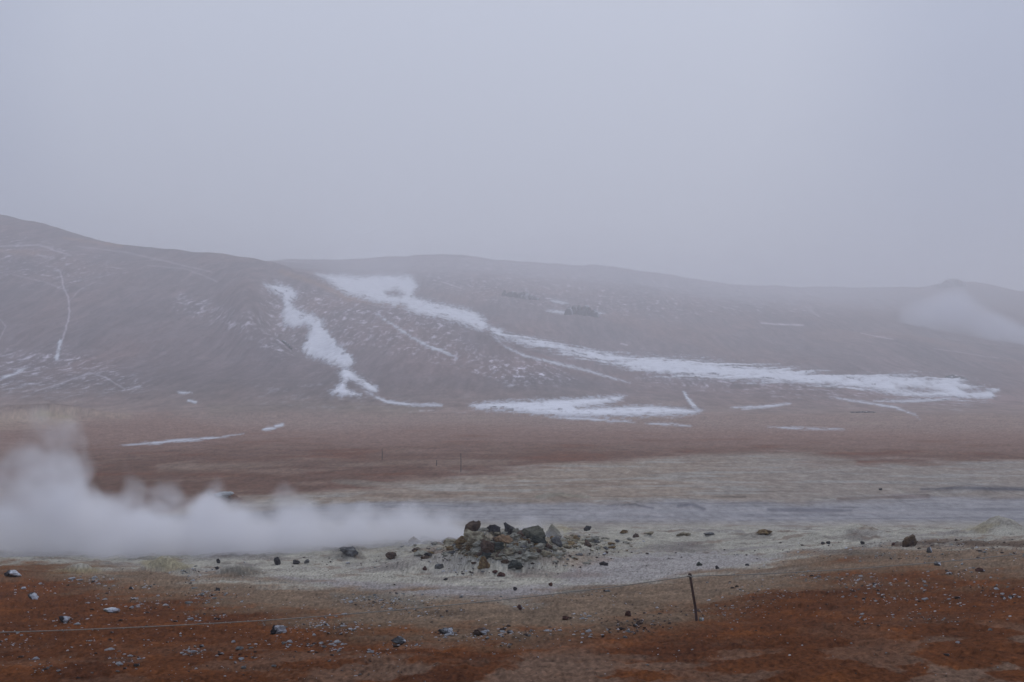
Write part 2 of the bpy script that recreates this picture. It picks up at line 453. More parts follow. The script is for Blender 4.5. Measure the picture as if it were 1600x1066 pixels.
for (poly, s, col) in (                                         # smooth ash flats
    ([(420, 898), (520, 905), (640, 912), (760, 920), (880, 912), (860, 932), (780, 940), (600, 928), (470, 912)], 0.85, (0.33, 0.30, 0.30)),
    ([(930, 872), (1060, 862), (1180, 866), (1230, 872), (1120, 892), (1000, 912), (900, 915), (860, 900)], 0.8, (0.36, 0.335, 0.335)),
    ([(1020, 850), (1090, 847), (1110, 856), (1050, 862), (1000, 858)], 0.7, (0.20, 0.18, 0.175)),
    ([(790, 893), (900, 892), (960, 897), (900, 905), (800, 902)], 0.6, (0.19, 0.14, 0.125)),
    ([(820, 868), (900, 862), (960, 875), (900, 888), (840, 880)], 0.45, (0.26, 0.17, 0.12)),
    ([(690, 858), (760, 835), (850, 838), (880, 850), (820, 860), (760, 872)], 0.55, (0.24, 0.18, 0.10)),
    ([(60, 898), (100, 884), (150, 884), (170, 893), (120, 899)], 0.75, (0.27, 0.22, 0.11)),
    ([(215, 882), (240, 868), (270, 870), (300, 885), (290, 897), (240, 892)], 0.8, (0.30, 0.265, 0.17)),
    ([(330, 902), (350, 886), (390, 884), (420, 898), (370, 906)], 0.85, (0.15, 0.14, 0.12)),
    ([(1500, 830), (1530, 816), (1560, 818), (1540, 832)], 0.5, (0.30, 0.25, 0.14)),
    ([(500, 874), (530, 856), (560, 856), (570, 874)], 0.6, (0.17, 0.16, 0.145)),
    ([(830, 825), (870, 818), (900, 828), (860, 836)], 0.5, (0.36, 0.31, 0.17)),
    ):
    sd_ = seg_dist(PX, PY, poly, True) + 9 * nB + 5 * nC
    lay(sstep(-3, 5, sd_) * s * nw, col)
brown = sstep(-9, 11, PY - b1 + 24 * nA + 14 * nB + 5 * nC) * nw
sel_y = [((300, 875), (0.36, 0.34, 0.20))]
Ckeep = C.copy()
lay(brown, tan_)
for (poly, s) in (([(60, 898), (100, 884), (150, 884), (170, 893), (120, 899)], .8), ([(210, 882), (240, 866), (272, 868), (306, 884), (290, 899), (240, 893)], .95),
                  ([(290, 885), (330, 895), (300, 905), (270, 898)], .7), ([(1030, 903), (960, 915), (850, 928), (900, 922), (980, 908)], .5)):
    sd_ = seg_dist(PX, PY, poly, True) + 7 * nB + 4 * nC
    m = (sstep(-2, 4, sd_) * s * nw)[..., None]
    C = C * (1 - m) + Ckeep * m
lay(brown * sstep(0.0, 0.4, nB) * 0.5, (0.26, 0.185, 0.13))
lay(brown * sstep(0.05, 0.4, fbm(GX / 0.9, GY / 1.4, 5, seed=161)) * 0.45, (0.14, 0.10, 0.075))
rust = sstep(-28, 28, PY - b2 + 42 * nA + 26 * nB + 8 * nC) * nw
lay(rust, (0.148, 0.060, 0.030))
lay(rust * sstep(0.0, 0.35, nB) * 0.7, (0.20, 0.078, 0.032))
lay(rust * sstep(0.05, 0.4, fbm(GX / 1.1, GY / 1.6, 5, seed=163)) * 0.6, (0.085, 0.036, 0.024))
lay(rust * sstep(0.1, 0.4, nC) * 0.35, (0.07, 0.032, 0.022))
# mauve bare clay showing through the rust
mv = fbm(GX / 1.0 + 0.5 * nB, GY / 1.2, 5, seed=171)
mvw = sstep(985, 1040, PY) * (0.22 + 0.65 * np.exp(-((PX - 800) / 330.0) ** 2)) + 0.5 * sstep(1380, 1500, PX) * sstep(960, 1000, PY) + 0.18 * sstep(1050, 1200, PX) * sstep(930, 980, PY)
lay(rust * np.clip(mvw * 1.2, 0, 1) * sstep(0.04 - 0.20 * np.exp(-((PX - 800) / 300.0) ** 2), 0.16, mv) * 0.85, (0.215, 0.160, 0.142))
# grey gravelly streaks
for (pts, w, s, col) in (
    ([(1290, 862), (1370, 866), (1400, 870)], 7, 0.6, (0.13, 0.125, 0.11)),
    ([(940, 978), (1000, 972), (1060, 968)], 6, 0.55, (0.10, 0.085, 0.07)),
    ([(880, 926), (920, 925)], 4, 0.6, (0.16, 0.165, 0.15)),
    ([(520, 934), (600, 932), (660, 945)], 7, 0.5, (0.16, 0.165, 0.15)),
    ([(1400, 850), (1500, 849), (1620, 852)], 6, 0.75, (0.085, 0.062, 0.052)),
    ([(1150, 905), (1260, 886)], 6, 0.4, (0.20, 0.19, 0.17)),
    ):
    sd_ = seg_dist(PX, PY, pts, False) + 8 * nB + 5 * nC
    lay(sstep(-w, 0, sd_) * s * nw, col)

hl = (GY > 250)
ero = fbm(GX / 2.6 + 1.5 * fbm(GX / 20, GY / 60, 2, seed=177), GY / 75.0, 4, seed=175, gain=0.6)
C *= (1 + hl * 0.65 * ero * sstep(300, 420, GY))[..., None]
lay(hl * sstep(0.0, 0.45, fbm(GX / 55, GY / 120, 3, seed=179)) * 0.5, (0.175, 0.128, 0.112))
# thin snow dusted between the stones of the hills
dus = fbm(GX / 3.2, GY / 15.0, 5, seed=181, gain=0.65)
dusw = sstep(0.12, 0.42, dus) * hl
def soft(pts, w):
    return sstep(-w, 0, seg_dist(PX, PY, pts, False))
area = np.zeros_like(GZ)
for (poly, a, fz) in (
    ([(-50, 560), (100, 545), (230, 600), (190, 615), (-50, 610)], 0.55, 20),
    ([(420, 440), (560, 470), (700, 500), (760, 560), (700, 570), (600, 540), (550, 540), (400, 520)], 0.5, 15),
    ([(280, 460), (420, 500), (470, 550), (440, 560), (380, 520), (270, 480)], 0.5, 10),
    ([(760, 560), (860, 570), (900, 595), (800, 600), (740, 580)], 0.7, 12),
    ([(-50, 360), (100, 390), (200, 420), (100, 450), (-50, 420)], 0.35, 20),
    ([(700, 400), (950, 420), (1100, 450), (1400, 480), (1000, 490), (800, 470), (650, 440)], 0.45, 20),
    ([(1000, 570), (1300, 600), (1550, 620), (1500, 640), (1200, 615), (1000, 600)], 0.35, 12),
    ([(650, 640), (1000, 655), (1200, 660), (1150, 672), (900, 668), (600, 660)], 0.3, 6),
    ([(400, 600), (560, 595), (640, 630), (500, 640), (380, 625)], 0.15, 8)):
    m = VIS & (PX > min(p[0] for p in poly) - 40) & (PX < max(p[0] for p in poly) + 40) & (PY > 330) & (PY < 690)
    v = np.zeros_like(GZ)
    v[m] = sstep(-fz, fz * 0.6, seg_dist(PX[m], PY[m], poly, True)) * a
    area = np.maximum(area, v)
lay(dusw * area * 1.2 + 0.05 * dusw, (0.60, 0.63, 0.68))
lay(hl * sstep(0.1, 0.4, fbm(GX / 1.4, GY / 7.0, 3, seed=183)) * area * 0.6, (0.55, 0.57, 0.62))
# trodden paths and scars on the hills, snow caught in them
for (pts, w, s) in (
    ([(95, 425), (98, 445), (108, 470), (108, 495), (100, 525), (93, 540)], 2.4, 0.45),
    ([(110, 470), (125, 452), (150, 440)], 1.6, 0.2),
    ([(55, 612), (100, 598), (140, 582), (165, 590), (195, 608)], 1.8, 0.35),
    ([(0, 500), (10, 510), (0, 530)], 1.8, 0.25),
    ([(105, 455), (70, 440), (20, 430)], 2.0, 0.18),
    ([(230, 415), (290, 420), (340, 440)], 2.0, 0.2),
    ([(1190, 505), (1255, 508)], 2.2, 0.5),
    ([(1260, 480), (1280, 495)], 2.0, 0.35),
    ([(1345, 520), (1395, 530)], 1.6, 0.35),
    ([(1460, 545), (1560, 560)], 1.4, 0.2),
    ([(690, 440), (720, 450)], 2.0, 0.4),
    ([(970, 537), (980, 539)], 2.0, 0.5),
    ([(1160, 640), (1235, 632)], 2.0, 0.4),
    ([(1330, 672), (1600, 680)], 1.4, 0.25),
    ([(0, 385), (60, 383), (110, 400)], 2.5, 0.35),
    ([(120, 385), (200, 395), (330, 425)], 2.5, 0.2)):
    m = VIS & (PX > min(p[0] for p in pts) - 10) & (PX < max(p[0] for p in pts) + 10)
    v = np.zeros_like(GZ)
    v[m] = sstep(-w, 0, seg_dist(PX[m] + 2.5 * nG[m], PY[m] + 2.0 * nF[m], pts, False)) * s
    lay(v * hl, (0.62, 0.64, 0.68))
# ochre ridge line
for (pts, w, s) in (([(440, 425), (500, 445), (545, 466), (640, 478), (720, 500)], 8, 0.5), ([(100, 372), (190, 384)], 5, 0.5), ([(0, 392), (60, 396)], 6, 0.3)):
    m = VIS & (PX > min(p[0] for p in pts) - 20) & (PX < max(p[0] for p in pts) + 20)
    v = np.zeros_like(GZ); v[m] = sstep(-w, 0, seg_dist(PX[m], PY[m], pts, False) + 4 * nF[m]) * s
    lay(v * hl, (0.25, 0.165, 0.10))
C *= (1 + (0.40 * nC + 0.26 * nB + 0.85 * nD * (1 - 0.55 * sstep(33, 37, GY))) * nw + 0.14 * nG * farp + (0.40 * fbm(GX / 1.1, GY / 3.5, 4, seed=191, gain=0.65) + 0.45 * fbm(GX / 0.3, GY / 1.0, 3, seed=192, gain=0.65) * (GY < 250)) * farp + hl * 0.5 * fbm(GX / 3.5, GY / 22.0, 4, seed=193, gain=0.65))[..., None]
C *= 1 + (np.array((0.03, 0.0, -0.08)) * nw[..., None])
C *= 1 - rust[..., None] * np.array((0.02, 0.14, 0.30))
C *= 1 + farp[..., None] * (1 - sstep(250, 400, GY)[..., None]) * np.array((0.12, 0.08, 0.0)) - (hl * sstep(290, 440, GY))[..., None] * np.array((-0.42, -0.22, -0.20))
C = np.clip(C, 0.008, 0.85)

# ------------------------------------------------------------------ materials
def attr_mat(name, rough=0.9, noise_scale=30.0, amount=0.25, bump_s=0.3, bump_d=0.02, wet=False, spec=0.2, nrough=0.65):
    m = bpy.data.materials.new(name); m.use_nodes = True
    nt = m.node_tree; N, L = nt.nodes, nt.links
    bs = N["Principled BSDF"]
    at = N.new("ShaderNodeAttribute"); at.attribute_name = "Col"
    tc = N.new("ShaderNodeTexCoord")
    no = N.new("ShaderNodeTexNoise"); no.inputs["Scale"].default_value = noise_scale
    no.inputs["Detail"].default_value = 6; no.inputs["Roughness"].default_value = nrough
    L.new(tc.outputs["Object"], no.inputs["Vector"])
    mr = N.new("ShaderNodeMapRange")
    mr.inputs["From Min"].default_value = 0.25; mr.inputs["From Max"].default_value = 0.75
    mr.inputs["To Min"].default_value = 1 - amount; mr.inputs["To Max"].default_value = 1 + amount
    L.new(no.outputs["Fac"], mr.inputs["Value"])
    mx = N.new("ShaderNodeVectorMath"); mx.operation = 'SCALE'
    L.new(at.outputs["Color"], mx.inputs[0]); L.new(mr.outputs[0], mx.inputs["Scale"])
    L.new(mx.outputs[0], bs.inputs["Base Color"])
    bs.inputs["Specular IOR Level"].default_value = spec
    if wet:
        aw = N.new("ShaderNodeAttribute"); aw.attribute_name = "Wet"
        r = N.new("ShaderNodeMapRange"); r.inputs["To Min"].default_value = rough; r.inputs["To Max"].default_value = 0.45
        L.new(aw.outputs["Fac"], r.inputs["Value"]); L.new(r.outputs[0], bs.inputs["Roughness"])
    else:
        bs.inputs["Roughness"].default_value = rough
    if bump_s:
        bu = N.new("ShaderNodeBump"); bu.inputs["Strength"].default_value = bump_s; bu.inputs["Distance"].default_value = bump_d
        L.new(no.outputs["Fac"], bu.inputs["Height"]); L.new(bu.outputs[0], bs.inputs["Normal"])
    return m

M_ground = attr_mat("bare_earth", 0.95, 22.0, 0.42, 0.8, 0.05, wet=True, spec=0.03, nrough=0.75)
M_rock = attr_mat("weathered_rock", 0.92, 16.0, 0.5, 0.9, 0.05, nrough=0.75, spec=0.12)
M_far = attr_mat("far_rock", 0.9, 0.5, 0.3, 0.5, 0.5)

def plain_mat(name, col, rough=0.8, metal=0.0, nscale=20.0, col2=None, bump_d=0.0):
    m = bpy.data.materials.new(name); m.use_nodes = True
    N, L = m.node_tree.nodes, m.node_tree.links
    bs = N["Principled BSDF"]; bs.inputs["Roughness"].default_value = rough; bs.inputs["Metallic"].default_value = metal
    tc = N.new("ShaderNodeTexCoord"); no = N.new("ShaderNodeTexNoise")
    no.inputs["Scale"].default_value = nscale; no.inputs["Detail"].default_value = 6
    L.new(tc.outputs["Object"], no.inputs["Vector"])
    r = N.new("ShaderNodeValToRGB"); r.color_ramp.elements[0].position = 0.35; r.color_ramp.elements[1].position = 0.65
    r.color_ramp.elements[0].color = (*col, 1); r.color_ramp.elements[1].color = (*(col2 or [c * 1.25 for c in col]), 1)
    L.new(no.outputs["Fac"], r.inputs["Fac"]); L.new(r.outputs[0], bs.inputs["Base Color"])
    if bump_d:
        bu = N.new("ShaderNodeBump"); bu.inputs["Strength"].default_value = 0.5; bu.inputs["Distance"].default_value = bump_d
        L.new(no.outputs["Fac"], bu.inputs["Height"]); L.new(bu.outputs[0], bs.inputs["Normal"])
    return m

M_snow = attr_mat("old_snow", 0.8, 0.35, 0.18, 0.3, 0.3)
M_rust = plain_mat("rusty_iron", (0.035, 0.018, 0.014), 0.8, 0.0, 25, (0.075, 0.03, 0.018), 0.002)
M_rope = plain_mat("weathered_rope", (0.22, 0.20, 0.165), 0.9, 0, 60, (0.32, 0.30, 0.25))
M_stake = plain_mat("dark_stake", (0.03, 0.028, 0.028), 0.8, 0, 10)

# ------------------------------------------------------------------ object helpers
def tag(o, label=None, cat=None, group=None, kind=None):
    if label: o["label"] = label
    if cat: o["category"] = cat
    if group: o["group"] = group
    if kind: o["kind"] = kind
    return o

def link(o, parent=None):
    scene.collection.objects.link(o)
    if parent: o.parent = parent
    return o

def mesh_np(name, verts, faces, mat, smooth=True, col=None, wet=None, parent=None):
    me = bpy.data.meshes.new(name)
    verts = np.ascontiguousarray(verts, dtype=np.float32); faces = np.ascontiguousarray(faces, dtype=np.int32)
    nv, nf, k = len(verts), len(faces), faces.shape[1]
    me.vertices.add(nv); me.vertices.foreach_set("co", verts.ravel())
    me.loops.add(nf * k); me.loops.foreach_set("vertex_index", faces.ravel())
    me.polygons.add(nf); me.polygons.foreach_set("loop_start", np.arange(0, nf * k, k, dtype=np.int32))
    me.polygons.foreach_set("use_smooth", np.full(nf, smooth))
    me.update(calc_edges=True)
    if col is not None:
        a = me.color_attributes.new("Col", 'FLOAT_COLOR', 'POINT')
        cc = np.ones((nv, 4), np.float32); cc[:, :3] = col
        a.data.foreach_set("color", cc.ravel())
    if wet is not None:
        a = me.attributes.new("Wet", 'FLOAT', 'POINT'); a.data.foreach_set("value", np.ascontiguousarray(wet, dtype=np.float32))
    me.materials.append(mat)
    return link(bpy.data.objects.new(name, me), parent)

def tube(pts, rad, n=8, cap=True):
    """verts, quads of a tube along points"""
    pts = [Vector(p) for p in pts]; V = []; Fc = []
    if not hasattr(rad, '__len__'): rad = [rad] * len(pts)
    for i, p in enumerate(pts):
        t = (pts[min(i + 1, len(pts) - 1)] - pts[max(i - 1, 0)]).normalized()
        a = t.cross(Vector((0, 0, 1)) if abs(t.z) < 0.9 else Vector((1, 0, 0))).normalized(); b = t.cross(a)
        for k in range(n):
            an = 2 * math.pi * k / n
            V.append(p + rad[i] * (math.cos(an) * a + math.sin(an) * b))
    for i in range(len(pts) - 1):
        for k in range(n):
            Fc.append((i * n + k, i * n + (k + 1) % n, (i + 1) * n + (k + 1) % n, (i + 1) * n + k))
    if cap:
        for base, c in ((0, pts[0]), ((len(pts) - 1) * n, pts[-1])):
            ci = len(V); V.append(c); V.append(c)
            for k in range(n):
                Fc.append((base + k, base + (k + 1) % n, ci, ci))
    return V, Fc

def mesh_py(name, V, Fc, mat, smooth=True, parent=None, loc=None):
    me = bpy.data.meshes.new(name)
    Fc = [tuple(dict.fromkeys(f)) for f in Fc]
    me.from_pydata([tuple(v) for v in V], [], Fc); me.update()
    me.polygons.foreach_set("use_smooth", [smooth] * len(me.polygons))
    me.materials.append(mat)
    o = link(bpy.data.objects.new(name, me), parent)
    if loc is not None: o.location = loc
    return o

# ------------------------------------------------------------------ ground sheets
idx = np.arange(NR * NC).reshape(NR, NC)
P3 = np.stack([GX, GY, GZ], -1)
def sheet(name, r0, r1):
    """rows r0..r1 of the ground as one mesh"""
    q = np.arange((r1 - r0 + 1) * NC).reshape(r1 - r0 + 1, NC)
    f = np.stack([q[:-1, :-1], q[:-1, 1:], q[1:, 1:], q[1:, :-1]], -1).reshape(-1, 4)
    o = mesh_np(name, P3[r0:r1 + 1].reshape(-1, 3), f, M_ground, True, C[r0:r1 + 1].reshape(-1, 3), WET[r0:r1 + 1].ravel())
    o["kind"] = "structure"
    return o
# ------------------------------------------------------------------ snow lying on the hills and the plain
def snow(label, poly=None, line=None, w=2.0, amp=3.0, holes=(), streak=0.0, thick=0.30, group="snow patches on the hills", seed=1):
    pts = poly or line
    x0, x1 = min(p[0] for p in pts) - 12, max(p[0] for p in pts) + 12
    y0, y1 = min(p[1] for p in pts) - 12, max(p[1] for p in pts) + 12
    m = VIS & (PX > x0) & (PX < x1) & (PY > y0) & (PY < y1) & (GY > 60)
    sd_ = np.full(GZ.shape, -99.0)
    if poly: v = seg_dist(PX[m], PY[m], poly, True)
    else: v = w * 0.85 + seg_dist(PX[m], PY[m], line, False)
    n = 0.8 * fbm(GX[m] / 6.0, GY[m] / 20.0, 5, seed=200 + seed, gain=0.6) + 0.9 * fbm(GX[m] / 1.6, GY[m] / 7.0, 4, seed=300 + seed, gain=0.65)
    if line:
        L0, L1 = line[0][0], line[-1][0]
        if abs(L1 - L0) > 12:
            tt = np.clip((PX[m] - L0) / (L1 - L0), 0, 1)
            v = v - w * 0.9 * np.abs(2 * tt - 1) ** 3 - 0.5
    else:
        n = n * 1.15
        v = v - 0.8 - 9.0 * sstep(0.18, 0.5, fbm(GX[m] / 5.0 + 0.1 * GY[m], GY[m] / 14.0, 5, seed=800 + seed, gain=0.6))
    v = v + amp * n
    if streak:
        q = PX[m] * 0.985 - PY[m] * 0.17; p = PX[m] * 0.17 + PY[m] * 0.985
        v = v + streak * fbm(GX[m] / 45.0 + GY[m] / 40.0, (GY[m] - 0.45 * GX[m]) / 7.0, 4, seed=400 + seed)
    for h in holes:
        v = np.minimum(v, -seg_dist(PX[m], PY[m], h, True) + amp * 0.6 * n)
    sd_[m] = v
    fr = fbm(GX[m] / 1.3, GY[m] / 6.0, 4, seed=600 + seed, gain=0.7)
    wd = 9.0 if poly else 3.0
    q = sstep(-wd, 0.5, v + wd * 0.9 * fr) * sstep(-0.25, 0.35, fr + 0.08 * v + 0.25) * 0.75
    C[m] = C[m] * (1 - q[:, None]) + np.array((0.56, 0.58, 0.62)) * q[:, None]
    dirt = np.zeros(GZ.shape); dirt[m] = np.clip(sstep(5.0, -1.0, v) * 0.55 + 0.9 * sstep(0.05, 0.5, fbm(GX[m] / 2.5, GY[m] / 14.0, 5, seed=700 + seed, gain=0.65)) * sstep(16.0, 0.0, v), 0, 0.8)
    keep = sd_ > -2.2
    fm = keep[:-1, :-1] & keep[:-1, 1:] & keep[1:, 1:] & keep[1:, :-1]
    f = np.stack([idx[:-1, :-1][fm], idx[:-1, 1:][fm], idx[1:, 1:][fm], idx[1:, :-1][fm]], -1)
    if len(f) == 0: print("EMPTY SNOW", label); return
    ids, inv = np.unique(f.ravel(), return_inverse=True)
    V = P3.reshape(-1, 3)[ids].copy(); s = sd_.ravel()[ids]
    V[:, 2] += np.clip(s * V[:, 1] / F * 0.35, -0.5, thick)
    c = V.mean(0); V -= c
    dq = dirt.ravel()[ids][:, None]
    o = mesh_np("snow_patch", V, inv.reshape(-1, 4), M_snow, True, np.array((0.80, 0.80, 0.82)) * (1 - dq) + np.array((0.30, 0.28, 0.28)) * dq)
    o.location = c
    tag(o, label, "snow patch", group)

snow("broad winding tongue of snow filling the steep gully on the left hill", seed=1, amp=5, poly=[(412,446),(440,445),(458,450),(463,462),(455,475),(470,487),(488,492),(503,500),(507,515),(520,528),(530,540),(548,555),(553,566),(545,577),(535,575),(520,568),(500,562),(480,556),(472,545),(478,530),(484,515),(478,507),(460,512),(446,510),(440,495),(445,480),(440,465),(425,455)],
     holes=[[(447,506),(462,511),(478,512),(482,524),(476,538),(468,548),(452,530)]])
snow("ragged forked snow at the foot of the gully tongue", seed=2, amp=4, poly=[(537,577),(548,579),(560,588),(575,597),(590,607),(588,613),(575,609),(560,601),(552,594),(545,593),(541,602),(545,610),(562,617),(535,618),(516,614),(528,603),(535,592),(528,583)])
snow("thin snow trail curving from the fork to the flat ground", seed=3, w=2.2, amp=2.5, line=[(573,612),(590,622),(605,628),(640,632),(690,634)])
snow("large wide snowfield high in the middle below the far ridge", seed=4, amp=6, poly=[(495,428),(560,431),(640,430),(654,445),(645,463),(665,470),(700,478),(735,485),(760,499),(763,511),(748,516),(720,505),(690,497),(650,490),(632,482),(600,474),(570,467),(545,462),(520,445)],
     holes=[[(600,457),(618,452),(632,460),(628,464),(606,462)], [(612,480),(625,474),(636,479),(634,484),(616,484)]])
snow("very long streaked snow band running right along the valley floor", seed=5, amp=4, streak=15, thick=0.3, poly=[(767,514),(787,515),(785,522),(820,527),(880,540),(950,552),(1040,560),(1110,565),(1200,575),(1300,584),(1400,588),(1470,591),(1490,587),(1520,600),(1558,610),(1550,623),(1500,624),(1440,620),(1380,611),(1300,602),(1220,597),(1150,593),(1060,588),(1000,579),(940,567),(880,551),(830,538),(780,528)],
     holes=[[(1400,606),(1430,604),(1475,611),(1440,614)], [(1500,608),(1540,604),(1552,612),(1510,614)]])
snow("bright flat forked snow sheet at the foot of the middle slope", seed=6, amp=2.5, poly=[(733,633),(760,629),(850,626),(975,619),(968,626),(940,632),(902,638),(940,637),(1020,635),(1098,641),(1080,647),(1020,649),(950,651),(880,650),(800,643),(745,639)])
snow("short steep snow streak above the right tip of the flat sheet", seed=7, w=3.2, amp=3, line=[(1067,610),(1072,620),(1082,632),(1092,641)])
snow("thin straight snow strip right of the flat snow sheet", seed=8, w=1.9, amp=2, line=[(1142,637),(1190,636),(1236,630)])
snow("thin snow line just below the flat snow sheet", seed=9, w=1.7, amp=2.0, line=[(858,652),(920,655),(992,660)])
snow("faint short snow line below the right end of the flat sheet", seed=10, w=1.6, amp=2, line=[(1008,662),(1045,663),(1080,666)])
snow("long thin snow line on the left of the plain behind the steam", seed=11, w=1.9, amp=2, line=[(185,697),(260,690),(330,685),(380,678)])
snow("small snow spot on the plain right of the long left line", seed=12, w=3.0, amp=2, line=[(410,671),(430,669)])
snow("tiny snow fleck just above the small spot on the plain", seed=13, w=1.8, amp=1, line=[(431,666),(441,664)])
snow("narrow snow streak slanting down the middle slope below the ochre ridge", seed=14, w=2.2, amp=3.5, line=[(590,490),(602,500),(618,510),(640,525),(670,541),(700,552),(715,560)])
snow("fine curved snow thread below the long valley band", seed=15, w=1.7, amp=2, line=[(772,527),(790,542),(820,556),(870,568),(920,580),(985,599)])
snow("small snow strip left of the dark outcrop, lower of two", seed=16, w=2.2, amp=2, line=[(852,485),(895,490)])
snow("small snow strip left of the dark outcrop, upper of two", seed=17, w=2.5, amp=2, line=[(860,470),(888,474)])
snow("small snow strip at the right foot of the dark outcrop", seed=18, w=2.2, amp=2, line=[(912,492),(930,490),(945,490)])
snow("short bright snow streak at the lower end of the footpath on the left hill", seed=19, w=2.6, amp=3, line=[(94,533),(92,545),(88,560)])
snow("slanting snow streak near the left edge below the footpath", seed=20, w=2.4, amp=4, line=[(0,592),(22,584),(45,573)])
snow("slender curved snow line near the right edge below the valley band", seed=21, w=1.7, amp=2, line=[(1365,627),(1430,627),(1500,622)])
snow("broken snow line running down right on the right hand rise", seed=22, w=1.6, amp=2.5, line=[(1296,620),(1340,627),(1400,637),(1430,648),(1438,656)])
snow("pale thin snow line across the right side of the plain", seed=23, w=1.4, amp=1.6, line=[(1200,667),(1260,670),(1320,671)])
snow("small snow fleck on the left slope foot, left one of a pair", seed=24, w=1.6, amp=1, line=[(278,613),(300,614)])
snow("small snow fleck on the left slope foot, right one of a pair", seed=25, w=1.6, amp=1, line=[(294,626),(306,628)])
snow("thin snow dash at the left tip of the flat snow sheet", seed=26, w=1.7, amp=1.5, line=[(662,631),(690,633)])

# the bare ground, with its fringe of melting snow
rc = int(np.searchsorted(rows, 310)); rm = int(np.searchsorted(rows, 56))
sheet("ground", 0, rm)
sheet("mud_plain", rm, rc)
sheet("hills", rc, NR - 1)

# ------------------------------------------------------------------ rocks
_ico = {}
def ico(sub):
    if sub in _ico: return _ico[sub]
    import bmesh
    bm = bmesh.new(); bmesh.ops.create_icosphere(bm, subdivisions=sub, radius=1)
    V = np.array([v.co[:] for v in bm.verts]); Fc = np.array([[v.index for v in f.verts] for f in bm.faces])
    bm.free(); _ico[sub] = (V, Fc); return _ico[sub]

def rock_geo(seed, size=(1, 1, 1), sub=4, cuts=9, rough=0.10):
    rs = np.random.RandomState(seed)
    V, Fc = ico(sub); V = V.copy()
    for _ in range(cuts):                                 # flat fractured faces
        n = rs.normal(size=3); n /= np.linalg.norm(n)
        d = rs.uniform(0.42, 0.82); t = V @ n
        V -= np.outer(np.where(t > d, (t - d) * 0.92, 0), n)
    n1 = fbm(V[:, 0] * 1.7 + seed, V[:, 1] * 1.7 + V[:, 2] * 1.3, 4, seed=seed)
    n2 = fbm(V[:, 2] * 5.1 + seed, V[:, 0] * 5 - V[:, 1] * 4, 3, seed=seed + 7)
    V *= (1 + rough * 2.2 * n1 + rough * n2)[:, None]
    V *= np.array(size)
    return V, Fc

def rock_cols(V, Fc, c1, c2, seed, snow_amt=0.0, top=None):
    n = fbm(V[:, 0] / max(1e-3, np.ptp(V[:, 0])) * 3 + seed, V[:, 2] / max(1e-3, np.ptp(V[:, 2])) * 3 + V[:, 1], 3, seed=seed)
    t = sstep(-0.3, 0.35, n)[:, None]
    col = np.array(c1) * (1 - t) + np.array(c2) * t
    if top is not None:
        q = sstep(0.1, 0.5, V[:, 2] / np.max(V[:, 2]) + 0.6 * n)[:, None]
        col = col * (1 - q) + np.array(top) * q
    if snow_amt:
        s = V / np.max(np.abs(V), 0)
        q = sstep(1.05 - snow_amt, 1.25 - snow_amt, 0.75 * s[:, 0] + 0.45 * s[:, 2] - 0.2 * s[:, 1] + 0.5 * n)[:, None]
        col = col * (1 - q) + np.array((0.60, 0.605, 0.62)) * q
    return col

BR = ((0.075, 0.048, 0.038), (0.13, 0.085, 0.06))
DK = ((0.035, 0.033, 0.036), (0.075, 0.07, 0.07))
GN = ((0.035, 0.040, 0.036), (0.080, 0.084, 0.070))
OC = ((0.12, 0.07, 0.035), (0.27, 0.19, 0.09))
TN = ((0.17, 0.135, 0.09), (0.36, 0.32, 0.22))
GY_ = ((0.10, 0.10, 0.10), (0.20, 0.195, 0.185))
RD = ((0.07, 0.03, 0.025), (0.12, 0.055, 0.04))
PL = ((0.24, 0.225, 0.18), (0.36, 0.34, 0.27))

def rock(px, py, wpx, hpx, pal, label, seed, name="rock", cat="rock", snow_amt=0.0, top=None, sink=0.5, cuts=9, rough=0.10, sub=4, depth=0.9, group=None, mat=None, rz=0.0):
    cuts += 4; rough *= 1.45
    if group == "rocks around the steam vent": hpx *= 0.88; sink += 0.1
    """px,py is where the middle of its foot meets the ground, size in picture pixels"""
    x, y, z = place(px, py)
    k = y / F
    a, h = wpx * k / 2, hpx * k / 2
    V, Fc = rock_geo(seed, (1, 1, 1), sub, cuts, rough)
    V /= (np.ptp(V, 0) / 2)
    V *= np.array((a, a * depth, h / (1 - sink / 2)))
    V[:, 2] -= V[:, 2].min(); V[:, 2] -= V[:, 2].max() * sink * 0.5
    col = rock_cols(V, Fc, pal[0], pal[1], seed, snow_amt, top)
    o = mesh_np(name, V, Fc, mat or M_rock, False, col)
    if len(o.data.polygons) > 3000 or True:
        o.data.polygons.foreach_set("use_smooth", [False] * len(o.data.polygons))
    dy = a * depth * 0.5
    o.location = (x * (1 + dy / y), y + dy, ground(x * (1 + dy / y), y + dy))
    o.rotation_euler = (0, 0, rz)
    tag(o, label, cat, group)
    return o

VR = "rocks around the steam vent"
rock(737, 836, 27, 24, BR, "large dark brown boulder at the left of the steaming vent top", 11, snow_amt=0, group=VR, cuts=6)
rock(772, 836, 26, 16, DK, "dark grey rock half veiled by steam behind the vent top", 12, group=VR)
rock(796, 835, 20, 20, DK, "peaked dark rock in the steam at the vent top", 13, group=VR, cuts=12)
rock(834, 848, 40, 24, GN, "widest greenish black block right of the vent", 14, group=VR, cuts=12, top=(0.13, 0.125, 0.09))
rock(864, 842, 26, 26, GN, "tall greenish rock with a yellow crusted top beside the black block", 15, group=VR, top=(0.22, 0.195, 0.13), cuts=8)
rock(868, 851, 19, 14, GY_, "rounded grey stone leaning in front of the greenish rocks", 16, group=VR)
rock(744, 853, 36, 22, TN, "cream and yellow crusted rock below the brown boulder", 17, group=VR, rough=0.16)
rock(724, 850, 26, 14, OC, "low ochre rock at the left shoulder of the vent mound", 18, group=VR, rough=0.15)
